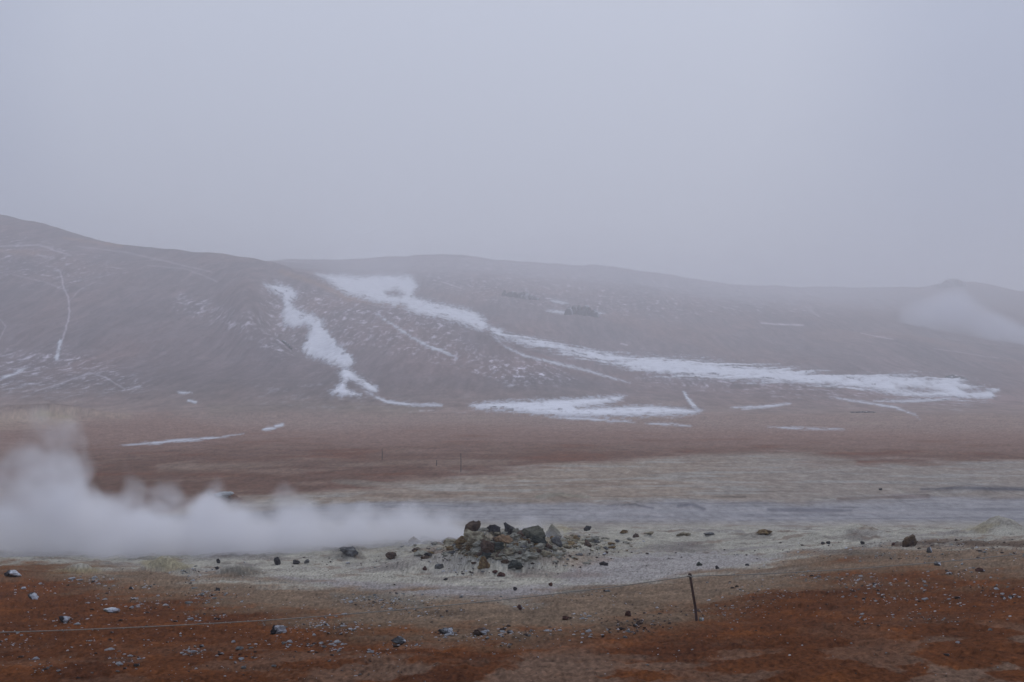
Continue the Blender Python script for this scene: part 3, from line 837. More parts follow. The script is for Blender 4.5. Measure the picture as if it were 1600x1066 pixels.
rock(786, 853, 30, 18, OC, "orange tan rounded rock in the middle of the vent pile", 19, group=VR, rough=0.12, top=(0.30, 0.19, 0.11))
rock(764, 866, 26, 22, BR, "leaning brown slab with dark hollow in the vent pile", 20, group=VR, cuts=12)
rock(779, 863, 18, 15, GN, "dark rock wedged against the leaning brown slab", 21, group=VR, cuts=12)
rock(809, 857, 11, 10, DK, "small dark cube like stone right of the orange rock", 22, group=VR)
rock(818, 859, 13, 7, GY_, "small flat grey stone beside the dark cube like stone", 23, group=VR)
rock(806, 844, 24, 12, PL, "pale sulphur crusted lump between vent and black block", 24, group=VR, rough=0.2)
rock(757, 887, 20, 18, OC, "angular ochre brown stone standing alone below the vent pile", 25, group=VR, cuts=12)
rock(804, 890, 27, 14, GN, "flat dark green stone lying below the vent pile", 26, group=VR)
rock(784, 901, 14, 8, RD, "reddish brown stone in front of the dark green stone", 27, group=VR)
rock(773, 896, 9, 5, RD, "small reddish chip left of the reddish brown stone", 28, group=VR)
rock(758, 874, 17, 10, GN, "low dark stone at the foot of the leaning brown slab", 29, group=VR)
rock(888, 852, 26, 8, OC, "long low ochre stone right of the rounded grey stone", 30, group=VR)
rock(802, 835, 22, 10, PL, "pale crusted lump behind the vent rocks", 31, group=VR, rough=0.2)
rock(750, 842, 18, 12, GY_, "grey green lump behind the cream crusted rock", 32, group=VR, rough=0.18)
_rk = rock
def rock(px, py, w, h, *a, **k):
    s_ = 0.84 if k.get("group") == "loose rocks on the pale crust" else 1.0
    return _rk(px, py, w * s_, h * s_, *a, **k)
RR = "loose rocks on the pale crust"
rock(917, 830, 16, 10, DK, "dark squared rock on the crest right of the vent pile", 41, group=RR, cuts=12)
rock(918, 854, 15, 13, BR, "pointed brown rock on the pale crust right of the vent pile", 42, group=RR, cuts=12)
rock(649, 863, 13, 8, BR, "rounded brown rock at the edge of the steam left of the vent", 43, group=RR)
rock(668, 870, 16, 7, DK, "low dark rock just below the rounded brown one", 44, group=RR)
rock(610, 874, 22, 12, BR, "brown clod at the lower edge of the steam", 45, group=RR, rough=0.2)
rock(685, 889, 18, 9, GY_, "grey brown rock low on the left flank of the vent mound", 46, group=RR)
rock(664, 891, 9, 7, RD, "small reddish rock left of the grey brown one", 47, group=RR)
rock(945, 884, 18, 8, DK, "low dark rough stone on the right flank of the mound", 48, group=RR, rough=0.2)
rock(860, 916, 8, 7, RD, "small red brown stone on the grey ash flat", 49, group=RR)
rock(805, 923, 8, 7, DK, "small dark stone on the ash flat left of the red brown one", 50, group=RR)
rock(697, 907, 8, 5, DK, "small dark stone at the front of the ash flat left of the mound", 51, group=RR)
rock(433, 883, 13, 14, DK, "dark upright stone misted by steam on the left ash flat", 52, group=RR)
rock(462, 882, 13, 8, DK, "blurred dark stone right of the upright stone in the steam", 53, group=RR)
rock(479, 880, 11, 7, GY_, "smaller blurred stone at the right end of the steam stones", 54, group=RR)
rock(545, 868, 36, 14, GY_, "broad grey lump rising out of the steam edge", 55, group=RR, rough=0.16)
rock(992, 840, 13, 8, BR, "round brown stone on the crest above the ash flat", 56, group=RR)
rock(974, 834, 16, 7, OC, "flat ochre stone on the crest left of a second ochre one", 57, group=RR)
rock(1014, 835, 20, 5, TN, "flat ochre stone on the crest, second from the vent", 58, group=RR)
rock(1067, 837, 30, 6, TN, "low wide ochre hump on the crest", 59, group=RR, rough=0.16)
rock(1108, 837, 20, 5, GY_, "dark flat slab on the crest right of the ochre hump", 60, group=RR)
rock(1093, 884, 12, 7, GN, "small olive stone on the ash flat behind the rope post", 61, group=RR)
rock(1121, 889, 8, 7, DK, "small dark pointed stone right of the olive stone", 62, group=RR)
rock(1167, 884, 8, 4, DK, "little dark stone where the ash meets the brown slope", 63, group=RR)
rock(1195, 836, 34, 8, OC, "crumbled ochre ledge at the back of the pale bank", 64, group=RR, rough=0.2)
rock(1420, 854, 27, 22, BR, "big lone brown boulder on the slope at the right", 65, group=RR, cuts=6, top=(0.13, 0.085, 0.05), name="boulder", cat="boulder")
rock(1452, 864, 9, 9, GY_, "grey stone with a white side just right of the lone boulder", 66, snow_amt=0.45)
rock(1285, 851, 8, 5, DK, "left one of two small dark stones on the pale bank", 67, group=RR)
rock(1294, 850, 8, 5, DK, "right one of two small dark stones on the pale bank", 68, group=RR)
rock(1348, 850, 9, 5, DK, "small dark stone left of the lone boulder", 69, group=RR)
rock(1396, 852, 7, 5, RD, "reddish pebble at the left foot of the lone boulder", 70, group=RR)
rock(1375, 766, 6, 3, DK, "tiny dark stone on the pale plain at the right", 71)
rock(341, 880, 7, 7, DK, "small dark stone behind the yellow mound at the left", 72)
rock(339, 890, 6, 5, DK, "small black stone right of the yellow mound foot", 73)
SR = "snow dusted rocks on the red slope"
rock(20, 902, 30, 10, DK, "flat dark rock with a snowy right side at the far left edge", 81, snow_amt=0.75, group=SR)
rock(50, 937, 17, 10, DK, "dark stone with a bright snow cap on its right, near the left edge", 82, snow_amt=0.75, group=SR)
rock(100, 973, 16, 10, DK, "dark stone with snow piled to its right above the rope at the left", 83, snow_amt=0.65, group=SR)
rock(430, 991, 26, 15, DK, "largest snow crusted dark stone just below the rope", 84, snow_amt=0.7, group=SR, rough=0.2, cuts=13)
rock(174, 957, 26, 6, PL, "long white snow lump on the red slope at the left", 85, snow_amt=1.1, group=SR)
rock(36, 921, 10, 4, GY_, "small white lump below the far left flat rock", 86, snow_amt=0.95, group=SR)
rock(812, 953, 9, 8, RD, "dark red stone with snow crumbs at its right, right of centre", 87, snow_amt=0.3, group=SR)
rock(883, 969, 11, 6, RD, "brown stone in the middle of the slope left of a white cluster", 88, group=SR)
rock(980, 962, 10, 8, RD, "bright reddish stone left of the rope post", 89, group=SR)
rock(627, 1004, 24, 10, GY_, "frosted rough clod low on the slope left of centre", 90, snow_amt=0.7, rough=0.22, group=SR)
rock(697, 991, 24, 9, GY_, "frosted clod on the slope, left of a darker one", 91, snow_amt=0.7, rough=0.22, group=SR)
rock(750, 993, 28, 11, BR, "dark clod with white crumbs on the slope below the vent", 92, snow_amt=0.4, rough=0.22, group=SR)
rock(1466, 884, 12, 6, GY_, "white topped stone on the rope line at the right", 93, snow_amt=0.85, group=SR)
rock(1530, 893, 16, 6, RD, "dark red stone near the right edge above the red slope", 94, snow_amt=0.3, group=SR)
rock(205, 921, 0 + 8, 4, DK, "small dark stone in the white flecks on the upper left slope", 95, snow_amt=0.5, group=SR)
rock(340, 923, 7, 5, DK, "dark stone with a white snow tail on the brown slope", 96, group=SR)
rock(1000, 976, 12, 6, BR, "brown clod left of the foot of the rope post", 97, snow_amt=0.3, group=SR)

# crusted rubble packed between the vent rocks
rr = np.random.RandomState(77)
Vs, Fs, Cs, off = [], [], [], 0
RP = [TN, OC, PL, BR, GY_, PL, TN, PL, TN, PL]
for i in range(760):
    if i < 520: px, py = 795 + rr.normal() * 54, 851 + rr.normal() * 12
    elif i < 640: px, py = 725 + rr.normal() * 28, 858 + rr.normal() * 8
    else: px, py = 905 + rr.normal() * 40, 850 + rr.normal() * 10
    if py < 826: continue
    x, y, z = place(px, py)
    if y > 42: continue
    sz = rr.lognormal(1.6, 0.6) * y / F * 0.62
    V, Fc = rock_geo(3000 + i % 24, (1, 1, 1), 2 if sz < 0.09 else 3, 12, 0.26)
    pal = RP[rr.randint(len(RP))]
    Cs.append(rock_cols(V, Fc, pal[0], pal[1], i))
    V = V * np.array((sz * rr.uniform(0.8, 1.5), sz, sz * rr.uniform(0.5, 0.9))) + np.array((x, y, z + 0.1 * sz))
    Vs.append(V); Fs.append(Fc + off); off += len(V)
g = mesh_np("rubble", np.vstack(Vs), np.vstack(Fs), M_rock, False, np.vstack(Cs))
tag(g, "crusted yellow and grey rubble packed between the rocks of the vent", "rubble", None, "stuff")

# far outcrops
def outcrop(px, py, w, h, label, seed, parts=5, pal=DK):
    V_, F_, C_ = [], [], []; off = 0
    x, y, z = place(px, py); k = y / F
    rs = np.random.RandomState(seed)
    for i in range(parts):
        V, Fc = rock_geo(seed + i * 3, (1, 1, 1), 3, 12, 0.18)
        V /= np.ptp(V, 0) / 2
        t = (i + 0.5) / parts - 0.5
        ww = w * k / parts * rs.uniform(0.8, 1.3); hh = h * k * rs.uniform(0.55, 1.0) * (1 - 0.7 * abs(t))
        V = V * np.array((ww, ww * 1.1, hh)) ; V[:, 0] += t * w * k; V[:, 1] += rs.uniform(-1, 1) * ww * 0.4
        gz = ground(x + t * w * k, y) - z
        V[:, 2] += gz + 0.05 * hh
        V_.append(V); F_.append(Fc + off); off += len(V)
        C_.append(rock_cols(V - V.min(0), Fc, pal[0], pal[1], seed, 0.25))
    o = mesh_np("rock_outcrop", np.vstack(V_), np.vstack(F_), M_far, False, np.vstack(C_))
    o.location = (x, y, z)
    tag(o, label, "rock outcrop", "outcrops on the far hills")
outcrop(908, 492, 46, 22, "dark peaked outcrop ringed by snow strips high on the middle hill", 501, 6)
outcrop(812, 466, 56, 12, "long low dark outcrop left of the peaked one on the far hill", 507, 7)
outcrop(1482, 449, 44, 17, "jagged outcrop on the skyline at the far right above the steam", 513, 5)
outcrop(1492, 592, 26, 7, "dark snow flecked outcrop at the right end of the valley snow", 519, 4)
outcrop(702, 401, 8, 3, "tiny cairn like knob on the far middle ridge", 525, 2)
outcrop(1350, 645, 34, 3, "low dark ledge on the rise at the right below the valley snow", 531, 5)
outcrop(448, 540, 14, 8, "dark crag beside the snow tongue in the left gully", 537, 3)

# ------------------------------------------------------------------ small stones and snow crumbs on the slope
rs = np.random.RandomState(7)
protos = []
kinds = [("white", (0.42, 0.40, 0.39), (0.62, 0.62, 0.62), 0.9), ("half", (0.06, 0.045, 0.04), (0.12, 0.09, 0.075), 0.62), ("dark", (0.05, 0.035, 0.032), (0.10, 0.07, 0.058), 0.0), ("grey", (0.20, 0.20, 0.185), (0.33, 0.33, 0.31), 0.35)]
for kd in kinds:
    row = []
    for j in range(4):
        V, Fc = rock_geo(900 + j * 5 + len(protos) * 23, (1, 0.9, 0.62), 2, 12, 0.34)
        row.append((V, Fc, rock_cols(V, Fc, kd[1], kd[2], 900 + j, kd[3])))
    protos.append(row)

centres = []        # clusters: px, py, spread x, spread y, count, mean size px, kind weights (white, half, dark, grey)
def cl(px, py, sx, sy, n, s, w): centres.append((px, py, sx, sy, n, s, w))
WH = (.5, .3, .1, .1); GR = (.15, .2, .15, .5); DR = (.05, .15, .7, .1)
for a in [(140, 907, 22, 4, 60, 3, WH), (60, 922, 25, 6, 30, 3.4, WH), (175, 922, 16, 5, 24, 3.6, WH), (228, 915, 14, 3, 18, 3.4, WH),
          (225, 945, 22, 8, 70, 3.2, WH), (320, 930, 20, 8, 110, 3.0, GR), (350, 925, 12, 3, 16, 3.0, WH), (150, 940, 10, 5, 14, 3.4, WH),
          (105, 970, 20, 6, 40, 3.4, WH), (30, 1000, 26, 7, 40, 3.2, WH), (140, 1005, 20, 6, 22, 3.6, WH), (190, 1030, 18, 6, 34, 4, WH),
          (310, 970, 16, 5, 34, 3.4, WH), (305, 1020, 16, 6, 40, 4.2, WH), (340, 965, 8, 6, 18, 3.2, WH), (470, 978, 16, 7, 50, 3.6, WH),
          (510, 974, 12, 4, 30, 3.6, WH), (545, 982, 18, 7, 60, 3.6, WH), (490, 1012, 14, 5, 30, 4.6, WH), (525, 1010, 12, 5, 24, 4.6, WH),
          (440, 1005, 20, 6, 16, 4, WH), (575, 1020, 14, 5, 24, 4.2, WH), (380, 1030, 26, 10, 30, 4, GR), (60, 1040, 30, 10, 40, 4, GR),
          (630, 1008, 14, 4, 26, 4.2, WH), (697, 992, 12, 4, 26, 4, WH), (752, 994, 14, 4, 30, 4, WH), (790, 987, 9, 4, 20, 3.6, WH),
          (822, 988, 8, 4, 18, 3.6, WH), (864, 984, 10, 3, 18, 3.8, WH), (910, 965, 10, 3, 20, 3.6, WH), (820, 950, 12, 3, 16, 3.4, WH),
          (600, 935, 40, 6, 170, 2.6, GR), (640, 952, 26, 6, 90, 2.6, GR), (690, 955, 20, 6, 40, 2.6, GR), (560, 940, 30, 5, 50, 2.8, WH),
          (760, 935, 60, 6, 60, 2.2, GR), (930, 930, 30, 5, 60, 2.6, GR), (980, 975, 30, 6, 90, 3.2, DR), (985, 985, 14, 5, 26, 4.6, WH),
          (1020, 960, 30, 7, 50, 2.8, DR), (915, 990, 14, 5, 18, 4, WH), (795, 1008, 12, 3, 16, 3.8, GR), (760, 1000, 90, 14, 60, 3.2, GR),
          (1130, 955, 30, 8, 90, 2.8, GR), (1190, 930, 40, 12, 130, 2.6, GR), (1260, 902, 22, 4, 70, 2.8, GR), (1340, 905, 24, 6, 50, 3.4, WH),
          (1380, 912, 16, 6, 40, 3.6, WH), (1450, 918, 12, 6, 26, 3.4, WH), (1380, 935, 20, 6, 40, 3.2, WH), (1320, 925, 20, 5, 30, 3, GR),
          (1500, 897, 16, 5, 34, 3.6, WH), (1545, 915, 20, 6, 30, 3.2, GR), (1480, 940, 26, 6, 40, 3.4, WH), (1440, 965, 30, 6, 40, 3.2, GR),
          (1570, 930, 20, 8, 40, 3.4, WH), (1350, 970, 12, 5, 14, 4.2, WH), (1500, 853, 90, 6, 190, 3.2, DR), (1430, 870, 40, 5, 50, 2.8, GR),
          (1330, 868, 40, 4, 50, 2.4, GR), (1560, 870, 40, 6, 40, 3, GR), (720, 896, 14, 3, 24, 2.8, WH), (560, 880, 50, 6, 40, 2.6, DR),
          (800, 880, 110, 12, 110, 2.6, DR), (720, 860, 40, 8, 60, 3.2, DR), (820, 855, 60, 8, 90, 3.4, GR), (760, 868, 30, 8, 50, 3.6, GR),
          (950, 860, 60, 8, 40, 2.6, DR), (1150, 870, 60, 8, 24, 2.6, DR), (1250, 852, 60, 5, 40, 2.6, DR), (200, 900, 120, 5, 24, 2.4, DR), (290, 893, 20, 4, 40, 2.8, GR),
          (1500, 1000, 60, 25, 40, 3.2, GR), (1200, 1010, 110, 30, 50, 3, GR), (860, 1040, 200, 20, 50, 3, GR), (300, 1050, 220, 14, 80, 3.6, GR),
          (800, 965, 500, 40, 300, 2.0, DR), (300, 970, 240, 40, 420, 2.2, WH), (1400, 930, 160, 30, 260, 2.2, GR), (550, 1000, 260, 30, 200, 2.2, GR)]:
    cl(*a)
stones = []
for (px, py, sx, sy, n, s, w) in centres:
    for _ in range(n):
        x = px + rs.normal() * sx; y = py + rs.normal() * sy
        if not (-30 < x < 1630 and 842 < y < 1085): continue
        size = s * 0.9 * rs.lognormal(-0.08, 0.52)
        stones.append((x, y, size, rs.choice(4, p=w), rs.randint(4), rs.uniform(0, 6.28) * 0.15, rs.uniform(0.6, 1.15)))
stones.sort(key=lambda t: -t[2])
pool = []
for i, (px, py, s, k, j, rz, fl) in enumerate(stones):
    X, Y, Z = place(px, py)
    if Y > 56: continue
    pool.append((X, Y, Z, s * Y / F / 2, k, j, rz, fl, px, py))
ind, rest = pool[:290], pool[290:]
KLAB = {0: ("snow lump", "snow_lump", "white snow lumps scattered on the slope", "small white snow lumps"),
        1: ("stone", "small_stone", "small half snowy stones", "small half snowy stones"),
        2: ("stone", "small_stone", "small dark stones", "small bare dark stones"),
        3: ("stone", "small_stone", "small pale grey stones", "small pale grey stones")}
LM = [(40, 905, "by the far left snowy rock"), (120, 895, "by the small yellow patch"), (170, 960, "by the long white lump"),
      (260, 900, "below the yellow mound"), (60, 1030, "in the bottom left corner"), (320, 930, "below the grey mud hump"),
      (430, 990, "by the largest snowy stone"), (230, 1035, "below the rope, lower left"), (540, 985, "below the rope, left of centre"),
      (600, 935, "in the gravel behind the rope"), (500, 1040, "at the bottom, left of centre"), (730, 995, "by the slope clods"),
      (820, 950, "by the dark red stone"), (900, 970, "right of the clods"), (1000, 975, "left of the post foot"),
      (860, 1040, "at the bottom middle"), (1160, 945, "right of the post"), (1260, 895, "under the right rope"), (1200, 1020, "at the bottom beyond the post"),
      (1370, 915, "below the lone boulder"), (1430, 868, "beside the lone boulder"), (1500, 850, "on the dark gravel edge"),
      (1500, 925, "on the right rust slope"), (1480, 1000, "on the lower right slope"), (800, 850, "in the vent pile"), (790, 895, "before the vent pile"),
      (690, 870, "left of the vent"), (930, 860, "right of the vent"), (560, 880, "at the steam edge"), (1100, 870, "on the ash flat"), (1260, 850, "on the pale bank")]
ORD = ["first", "second", "third", "fourth", "fifth", "sixth", "seventh", "eighth", "ninth", "tenth", "eleventh", "twelfth", "thirteenth", "fourteenth", "fifteenth", "sixteenth", "seventeenth", "eighteenth", "nineteenth", "twentieth"]
buckets = {}
for it in ind:
    li = min(range(len(LM)), key=lambda q: (LM[q][0] - it[8]) ** 2 + (2.2 * (LM[q][1] - it[9])) ** 2)
    buckets.setdefault((li, it[4]), []).append(it)
pm = {}
for (li, k), its in buckets.items():
    its.sort(key=lambda t: t[8])
    cat_, nm_, grp_, plural = KLAB[k]
    for q, (X, Y, Z, r, k, j, rz, fl, px, py) in enumerate(its):
        if (k, j) not in pm:
            V, Fc, col = protos[k][j]
            o = mesh_np(nm_, V, Fc, M_rock, False, col); pm[(k, j)] = o
        else:
            o = pm[(k, j)].copy(); scene.collection.objects.link(o)
        o.location = (X, Y, Z + r * 0.2 * fl); o.rotation_euler = (0, 0, rz); o.scale = (r * 1.15, r, r * fl)
        if len(its) == 1: lab = plural[:-1] if plural.endswith("s") and k != 1 else "small dark stone with a snowy right side"
        elif q < len(ORD): lab = ORD[q] + " from left of " + plural
        else: lab = "further right one of the " + plural
        tag(o, lab + " " + LM[li][2], cat_, grp_)
Vs, Fs, Cs, off = [], [], [], 0
for (X, Y, Z, r, k, j, rz, fl, px, py) in rest:
    V, Fc, col = protos[k][j]
    c_, s_ = math.cos(rz * 6), math.sin(rz * 6)
    if k in (0, 1): c_, s_ = 1, 0
    W = V * np.array((1.15 * r, r, r * fl)); W = np.stack([W[:, 0] * c_ - W[:, 1] * s_, W[:, 0] * s_ + W[:, 1] * c_, W[:, 2]], -1)
    W += np.array((X, Y, Z + r * 0.2 * fl))
    Vs.append(W); Fs.append(Fc + off); Cs.append(col); off += len(V)
g = mesh_np("gravel", np.vstack(Vs), np.vstack(Fs), M_rock, False, np.vstack(Cs))
tag(g, "fine gravel and snow crumbs strewn over the red and brown slope", "gravel", None, "stuff")

# ------------------------------------------------------------------ rope barrier
def rope_post(px, py, hgt, lean, label, xyz=None):
    x, y, z = xyz or place(px, py)
    e = bpy.data.objects.new("rope_post", None); link(e); e.location = (x, y, z)
    tag(e, label, "post", "rope barrier posts")
    top = Vector((-lean * hgt, 0.0, hgt))
    V, Fc = tube([Vector((0, 0, -0.12)), top * 0.3, top * 0.6, top * 0.93], [0.017, 0.0165, 0.0155, 0.015], 10)
    mesh_py("shaft", V, Fc, M_rust, True, e)
    V, Fc = tube([top * 0.93, top * 0.955, top * 0.985, top * 1.0], [0.0155, 0.021, 0.019, 0.006], 10)
    mesh_py("cap", V, Fc, M_rust, True, e)
    ring = [top * 0.935 + Vector((0.0, 0, 0)) + Vector((0.030 * math.cos(a), 0.030 * math.sin(a), 0.006 * math.sin(2 * a))) for a in np.linspace(0, 2 * math.pi, 17)]
    V, Fc = tube(ring, 0.009, 6, False)
    mesh_py("rope_loop", V, Fc, M_rope, True, e)
    return e, Vector((x, y, z)) + top * 0.935
post, tie = rope_post(1090, 970, 0.56, 0.165, "rusty iron rod leaning left with the rope tied near its top")
xs = place(1090, 970)
rock(1096, 971, 8, 6, PL, "pale stone wedged at the right foot of the rope post", 98, snow_amt=0.5)

def pt(px, py, d):
    u, s = px_to_dir(px, py); return Vector((u * d, d, CZ + s * d))
D0 = tie.y
left = [pt(px, py, D0 - (1080 - px) / 1080 * 2.6) for px, py in ((-250, 992), (0, 988), (150, 983), (300, 976), (450, 967), (600, 955), (730, 943), (850, 930), (960, 917))]
right = [pt(px, py, D0 + (px - 1080) / 520 * 3.4) for px, py in ((1180, 897.5), (1300, 891), (1400, 884), (1500, 875.5), (1600, 865), (1850, 838))]
path = left + [tie] + right
fine = []
for i in range(len(path) - 1):
    p0 = path[max(i - 1, 0)]; p1 = path[i]; p2 = path[i + 1]; p3 = path[min(i + 2, len(path) - 1)]
    if i + 1 == len(left): p3 = p2 + (p2 - p1)
    if i == len(left): p0 = p1 - (p2 - p1)
    for t in np.linspace(0, 1, 8, endpoint=False):
        fine.append(0.5 * ((2 * p1) + (p2 - p0) * t + (2 * p0 - 5 * p1 + 4 * p2 - p3) * t * t + (3 * p1 - p0 - 3 * p2 + p3) * t ** 3))
fine.append(path[-1])
V, Fc = tube(fine, 0.0055, 6)
rp = mesh_py("barrier_rope", V, Fc, M_rope)
tag(rp, "thin slack rope running across the whole slope through the rusty post", "rope")
for endp, lab in ((path[0], "rusty rod holding the rope beyond the left edge"), (path[-1], "rusty rod holding the rope beyond the right edge")):
    gz = ground(endp.x, endp.y)
    rope_post(0, 0, max(0.3, (endp.z - gz) / 0.935), 0.0, lab, (endp.x, endp.y, gz))

# stakes on the plain
def stake(px, py, hpx, label, r=0.022):
    x, y, z = place(px, py); h = hpx * y / F
    V, Fc = tube([(0, 0, -0.15), (0.01, 0, h * 0.5), (0, 0, h)], [r, r, r * 0.8], 8)
    o = mesh_py("stake", V, Fc, M_stake); o.location = (x, y, z)
    tag(o, label, "stake", "thin stakes on the plain")
stake(720, 738, 30, "tallest thin dark stake on the reddish plain above the steam")
stake(597, 719, 18, "thin dark stake on the plain, leftmost of three")
stake(682, 728, 9, "shortest thin stake between the two taller ones")
stake(326, 777, 9, "short dark stake beside the white mound behind the steam", 0.03)

# white crusted mound peeping over the steam
rock(350, 777, 34, 6, ((0.36, 0.36, 0.34), (0.5, 0.5, 0.5)), "pale pointed crusted mound peeping over the steam", 611, name="mud_mound", cat="mound", depth=0.8, cuts=5)

# ------------------------------------------------------------------ steam
def steam_mat(name, stations, dens, nscale, soft_w, puff, height_fade=True, warp=0.5, col=(0.95, 0.96, 1.0), aniso=0.3, billow=0.0):
    """density inside an envelope; stations: (x, top, halfdepth, bottom) in object space, metres"""
    m = bpy.data.materials.new(name); m.use_nodes = True
    nt = m.node_tree; N, L = nt.nodes, nt.links; N.clear()
    out = N.new("ShaderNodeOutputMaterial"); pv = N.new("ShaderNodeVolumePrincipled")
    pv.inputs["Color"].default_value = (*col, 1); pv.inputs["Anisotropy"].default_value = aniso
    L.new(pv.outputs[0], out.inputs["Volume"])
    tc = N.new("ShaderNodeTexCoord")
    no = N.new("ShaderNodeTexNoise"); no.inputs["Scale"].default_value = nscale; no.inputs["Detail"].default_value = 2.5; no.inputs["Roughness"].default_value = 0.45
    no.inputs["Distortion"].default_value = 0.0
    L.new(tc.outputs["Object"], no.inputs["Vector"])
    sx = N.new("ShaderNodeSeparateXYZ"); L.new(tc.outputs["Object"], sx.inputs[0])
    x0, x1 = stations[0][0], stations[-1][0]
    mr = N.new("ShaderNodeMapRange"); mr.inputs["From Min"].default_value = x0; mr.inputs["From Max"].default_value = x1
    L.new(sx.outputs[0], mr.inputs["Value"])
    def fcurve(col_i, scale):
        fc = N.new("ShaderNodeFloatCurve"); c = fc.mapping.curves[0]
        pts = [((s[0] - x0) / (x1 - x0), s[col_i] / scale) for s in stations]
        c.points[0].location = pts[0]; c.points[1].location = pts[-1]
        for p in pts[1:-1]: c.points.new(*p)
        fc.mapping.update(); L.new(mr.outputs[0], fc.inputs["Value"])
        mu = N.new("ShaderNodeMath"); mu.operation = 'MULTIPLY'; mu.inputs[1].default_value = scale
        L.new(fc.outputs[0], mu.inputs[0]); return mu.outputs[0]
    def mt(op, a, b=None):
        n = N.new("ShaderNodeMath"); n.operation = op
        for i, v in enumerate((a, b)):
            if v is None: continue
            if isinstance(v, (int, float)): n.inputs[i].default_value = v
            else: L.new(v, n.inputs[i])
        return n.outputs[0]
    top = fcurve(1, 10.0 if stations[0][1] < 10 and max(s[1] for s in stations) < 10 else 200.0)
    hd = fcurve(2, 10.0 if max(s[2] for s in stations) < 10 else 200.0)
    bot = fcurve(3, 10.0 if max(s[3] for s in stations) < 10 else 200.0)
    # height above the curved underside, as a share of the envelope
    if height_fade: mid, half = 0.0, top            # lies on the ground: the lower half is under it
    else: mid = mt('MULTIPLY', mt('ADD', top, bot), 0.5); half = mt('MULTIPLY', mt('SUBTRACT', top, bot), 0.5)
    a = mt('DIVIDE', mt('SUBTRACT', sx.outputs[2], mid), half)
    b = mt('DIVIDE', sx.outputs[1], hd)
    r2 = mt('SQRT', mt('ADD', mt('MULTIPLY', a, a), mt('MULTIPLY', b, b)))
    nn = mt('MULTIPLY', mt('SUBTRACT', no.outputs["Fac"], 0.5), puff)
    if billow:
        vo = N.new("ShaderNodeTexVoronoi"); vo.feature = 'SMOOTH_F1'; vo.inputs["Scale"].default_value = nscale * 1.0
        vo.inputs["Smoothness"].default_value = 0.35; vo.inputs["Detail"].default_value = 0.0; vo.inputs["Roughness"].default_value = 0.5
        L.new(tc.outputs["Object"], vo.inputs["Vector"])
        nn = mt('ADD', nn, mt('MULTIPLY', mt('SUBTRACT', 0.40, vo.outputs["Distance"]), billow))
    fld = mt('ADD', mt('SUBTRACT', 0.92, r2), nn)
    s = N.new("ShaderNodeMapRange"); s.interpolation_type = 'SMOOTHSTEP'
    s.inputs["From Min"].default_value = 0.0; s.inputs["From Max"].default_value = soft_w
    s.inputs["To Min"].default_value = 0; s.inputs["To Max"].default_value = 1
    L.new(fld, s.inputs["Value"])
    e0 = N.new("ShaderNodeMapRange"); e0.interpolation_type = 'SMOOTHSTEP'
    e0.inputs["From Min"].default_value = 0.0; e0.inputs["From Max"].default_value = 0.04; L.new(mr.outputs[0], e0.inputs["Value"])
    dcurve = N.new("ShaderNodeFloatCurve"); c = dcurve.mapping.curves[0]
    pts = [((q[0] - x0) / (x1 - x0), q[4]) for q in stations]
    c.points[0].location = pts[0]; c.points[1].location = pts[-1]
    for p in pts[1:-1]: c.points.new(*p)
    dcurve.mapping.update(); L.new(mr.outputs[0], dcurve.inputs["Value"])
    d = mt('MULTIPLY', mt('MULTIPLY', s.outputs[0], dcurve.outputs[0]), dens)
    L.new(d, pv.inputs["Density"])
    return m

def steam_obj(name, stations, mat, loc, label, nseg=18, flat=False):
    V, Fc = [], []
    x0, x1 = stations[0][0], stations[-1][0]
    S = np.array(stations)
    xs_ = np.linspace(x0, x1, 40)
    for x in xs_:
        t, hd, b = (np.interp(x, S[:, 0], S[:, j]) for j in (1, 2, 3))
        mid, half = ((t + b) / 2, (t - b) / 2) if not flat else (0.0, t)
        for k in range(nseg):
            a = 2 * math.pi * k / nseg
            V.append((x, 1.35 * hd * math.cos(a), mid + 1.42 * half * math.sin(a)))
    n = len(xs_)
    for i in range(n - 1):
        for k in range(nseg):
            Fc.append((i * nseg + k, i * nseg + (k + 1) % nseg, (i + 1) * nseg + (k + 1) % nseg, (i + 1) * nseg + k))
    for i in (0, n - 1):
        Fc.append(tuple(i * nseg + k for k in range(nseg)))
    o = mesh_py(name, V, Fc, mat); o.location = loc
    # consistent outward normals
    import bmesh
    bm = bmesh.new(); bm.from_mesh(o.data); bmesh.ops.recalc_face_normals(bm, faces=bm.faces); bm.to_mesh(o.data); bm.free()
    tag(o, label, "steam", None, "stuff")
    return o

DV = 40.3                                              # distance of the plume behind the vent mound
def sm(px): return px_to_dir(px, 860)[0] * DV
def hz(py):                                             # height in metres of a picture row at that distance
    return px_to_dir(800, py)[1] * DV + CZ
zb = hz(872)
def stn(px, top, bot, hd, dn): return (sm(px), hz(top) - zb, hd, max(0.0, hz(bot) - zb), dn)
ST = [stn(-420, 700, 880, 3.0, .4), stn(-150, 690, 880, 3.0, .35), stn(0, 690, 880, 3.0, .28), stn(30, 656, 878, 3.0, .36), stn(70, 634, 878, 2.8, .5), stn(118, 644, 876, 2.7, .65), stn(150, 738, 874, 2.6, .8),
      stn(260, 746, 872, 2.5, 1), stn(380, 762, 870, 2.3, 1), stn(460, 770, 868, 2.0, 1), stn(540, 768, 866, 1.7, 1), stn(640, 778, 862, 1.6, 1), stn(700, 782, 850, 1.6, 1), stn(750, 789, 842, 1.4, 1), stn(800, 798, 838, 1.1, .8), stn(880, 808, 838, 0.7, .3)]
ST = [tuple(q) for q in ST]
M_steam = steam_mat("steam", ST, 2.1, 0.85, 0.50, 0.95, col=(0.972, 0.962, 0.965), billow=0.60)
steam_obj("steam_plume", ST, M_steam, (0, DV, zb), "dense white steam blowing left from the vent in low rolling puffs", flat=True)

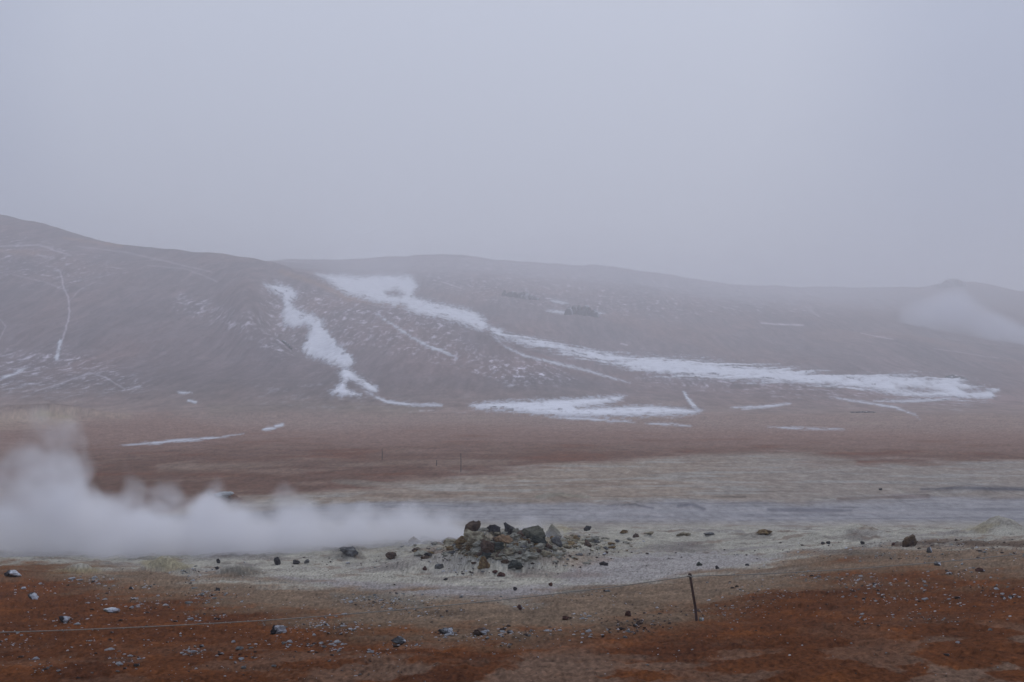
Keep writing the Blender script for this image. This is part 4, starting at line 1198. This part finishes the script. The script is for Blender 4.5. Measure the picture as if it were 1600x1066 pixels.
# far steam on the right hillside
DF = 800.0
def stf(px, top, bot, hd, dn):
    return (px_to_dir(px, 500)[0] * DF, (px_to_dir(800, top)[1] * DF) , hd, (px_to_dir(800, bot)[1] * DF), dn)
def far_steam(name, pts, dens, label, D, nscale=0.05, soft_w=0.7, puff=1.0):
    base = px_to_dir(800, 600)[1] * D + CZ
    S = []
    zmin = min(px_to_dir(800, b)[1] * D + CZ for _, _, b, _, _ in pts)
    for px, t, b, hd, dn in pts:
        S.append((px_to_dir(px, 500)[0] * D, px_to_dir(800, t)[1] * D + CZ - zmin, hd, px_to_dir(800, b)[1] * D + CZ - zmin, dn))
    m = steam_mat(name + "_vapour", S, dens, nscale, soft_w, puff, height_fade=False, col=(0.93, 0.95, 1.0))
    steam_obj("steam_cloud" if name == "right" else "mist", S, m, (0, D, zmin), label)
far_steam("right", [(1405, 470, 520, 12, 0.2), (1440, 455, 528, 16, .7), (1480, 440, 535, 18, 1), (1520, 452, 542, 18, 1), (1560, 478, 548, 18, 1), (1600, 498, 556, 18, 1), (1700, 520, 570, 16, .8)], 0.085,
          "pale steam cloud drifting down the far right hillside", 790.0)
far_steam("ridge", [(60, 300, 520, 220, 0.0), (250, 310, 520, 220, .55), (420, 330, 530, 230, .8), (620, 340, 540, 240, .9), (850, 345, 540, 240, 0.9), (1050, 365, 540, 240, 1.0), (1300, 385, 545, 240, 1), (1450, 390, 530, 230, .8), (1640, 400, 520, 200, 0.2)], 0.0042,
          "thin mist drifting along the ridge and melting it into the sky", 900.0, 0.008, 1.1, 1.0)

# ------------------------------------------------------------------ haze
HB = (-7600.0, 7600.0, -60.0, 2600.0, float(GZ.min()) - 1.0, float(GZ.max()) + 12.0)
x0, x1, y0, y1, z0, z1 = HB
V = [(x, y, z) for z in (z0, z1) for y in (y0, y1) for x in (x0, x1)]
Fc = [(0, 2, 3, 1), (4, 5, 7, 6), (0, 1, 5, 4), (2, 6, 7, 3), (0, 4, 6, 2), (1, 3, 7, 5)]
hm = bpy.data.materials.new("haze_air"); hm.use_nodes = True
N, L = hm.node_tree.nodes, hm.node_tree.links; N.clear()
o_ = N.new("ShaderNodeOutputMaterial"); pv = N.new("ShaderNodeVolumePrincipled")
pv.inputs["Color"].default_value = (0.998, 0.993, 1.0, 1); pv.inputs["Density"].default_value = 0.00125
pv.inputs["Anisotropy"].default_value = 0.5
L.new(pv.outputs[0], o_.inputs["Volume"])
hz_o = mesh_py("haze", V, Fc, hm, False)
tag(hz_o, "cold blue grey mist lying over the whole valley", "haze", None, "stuff")
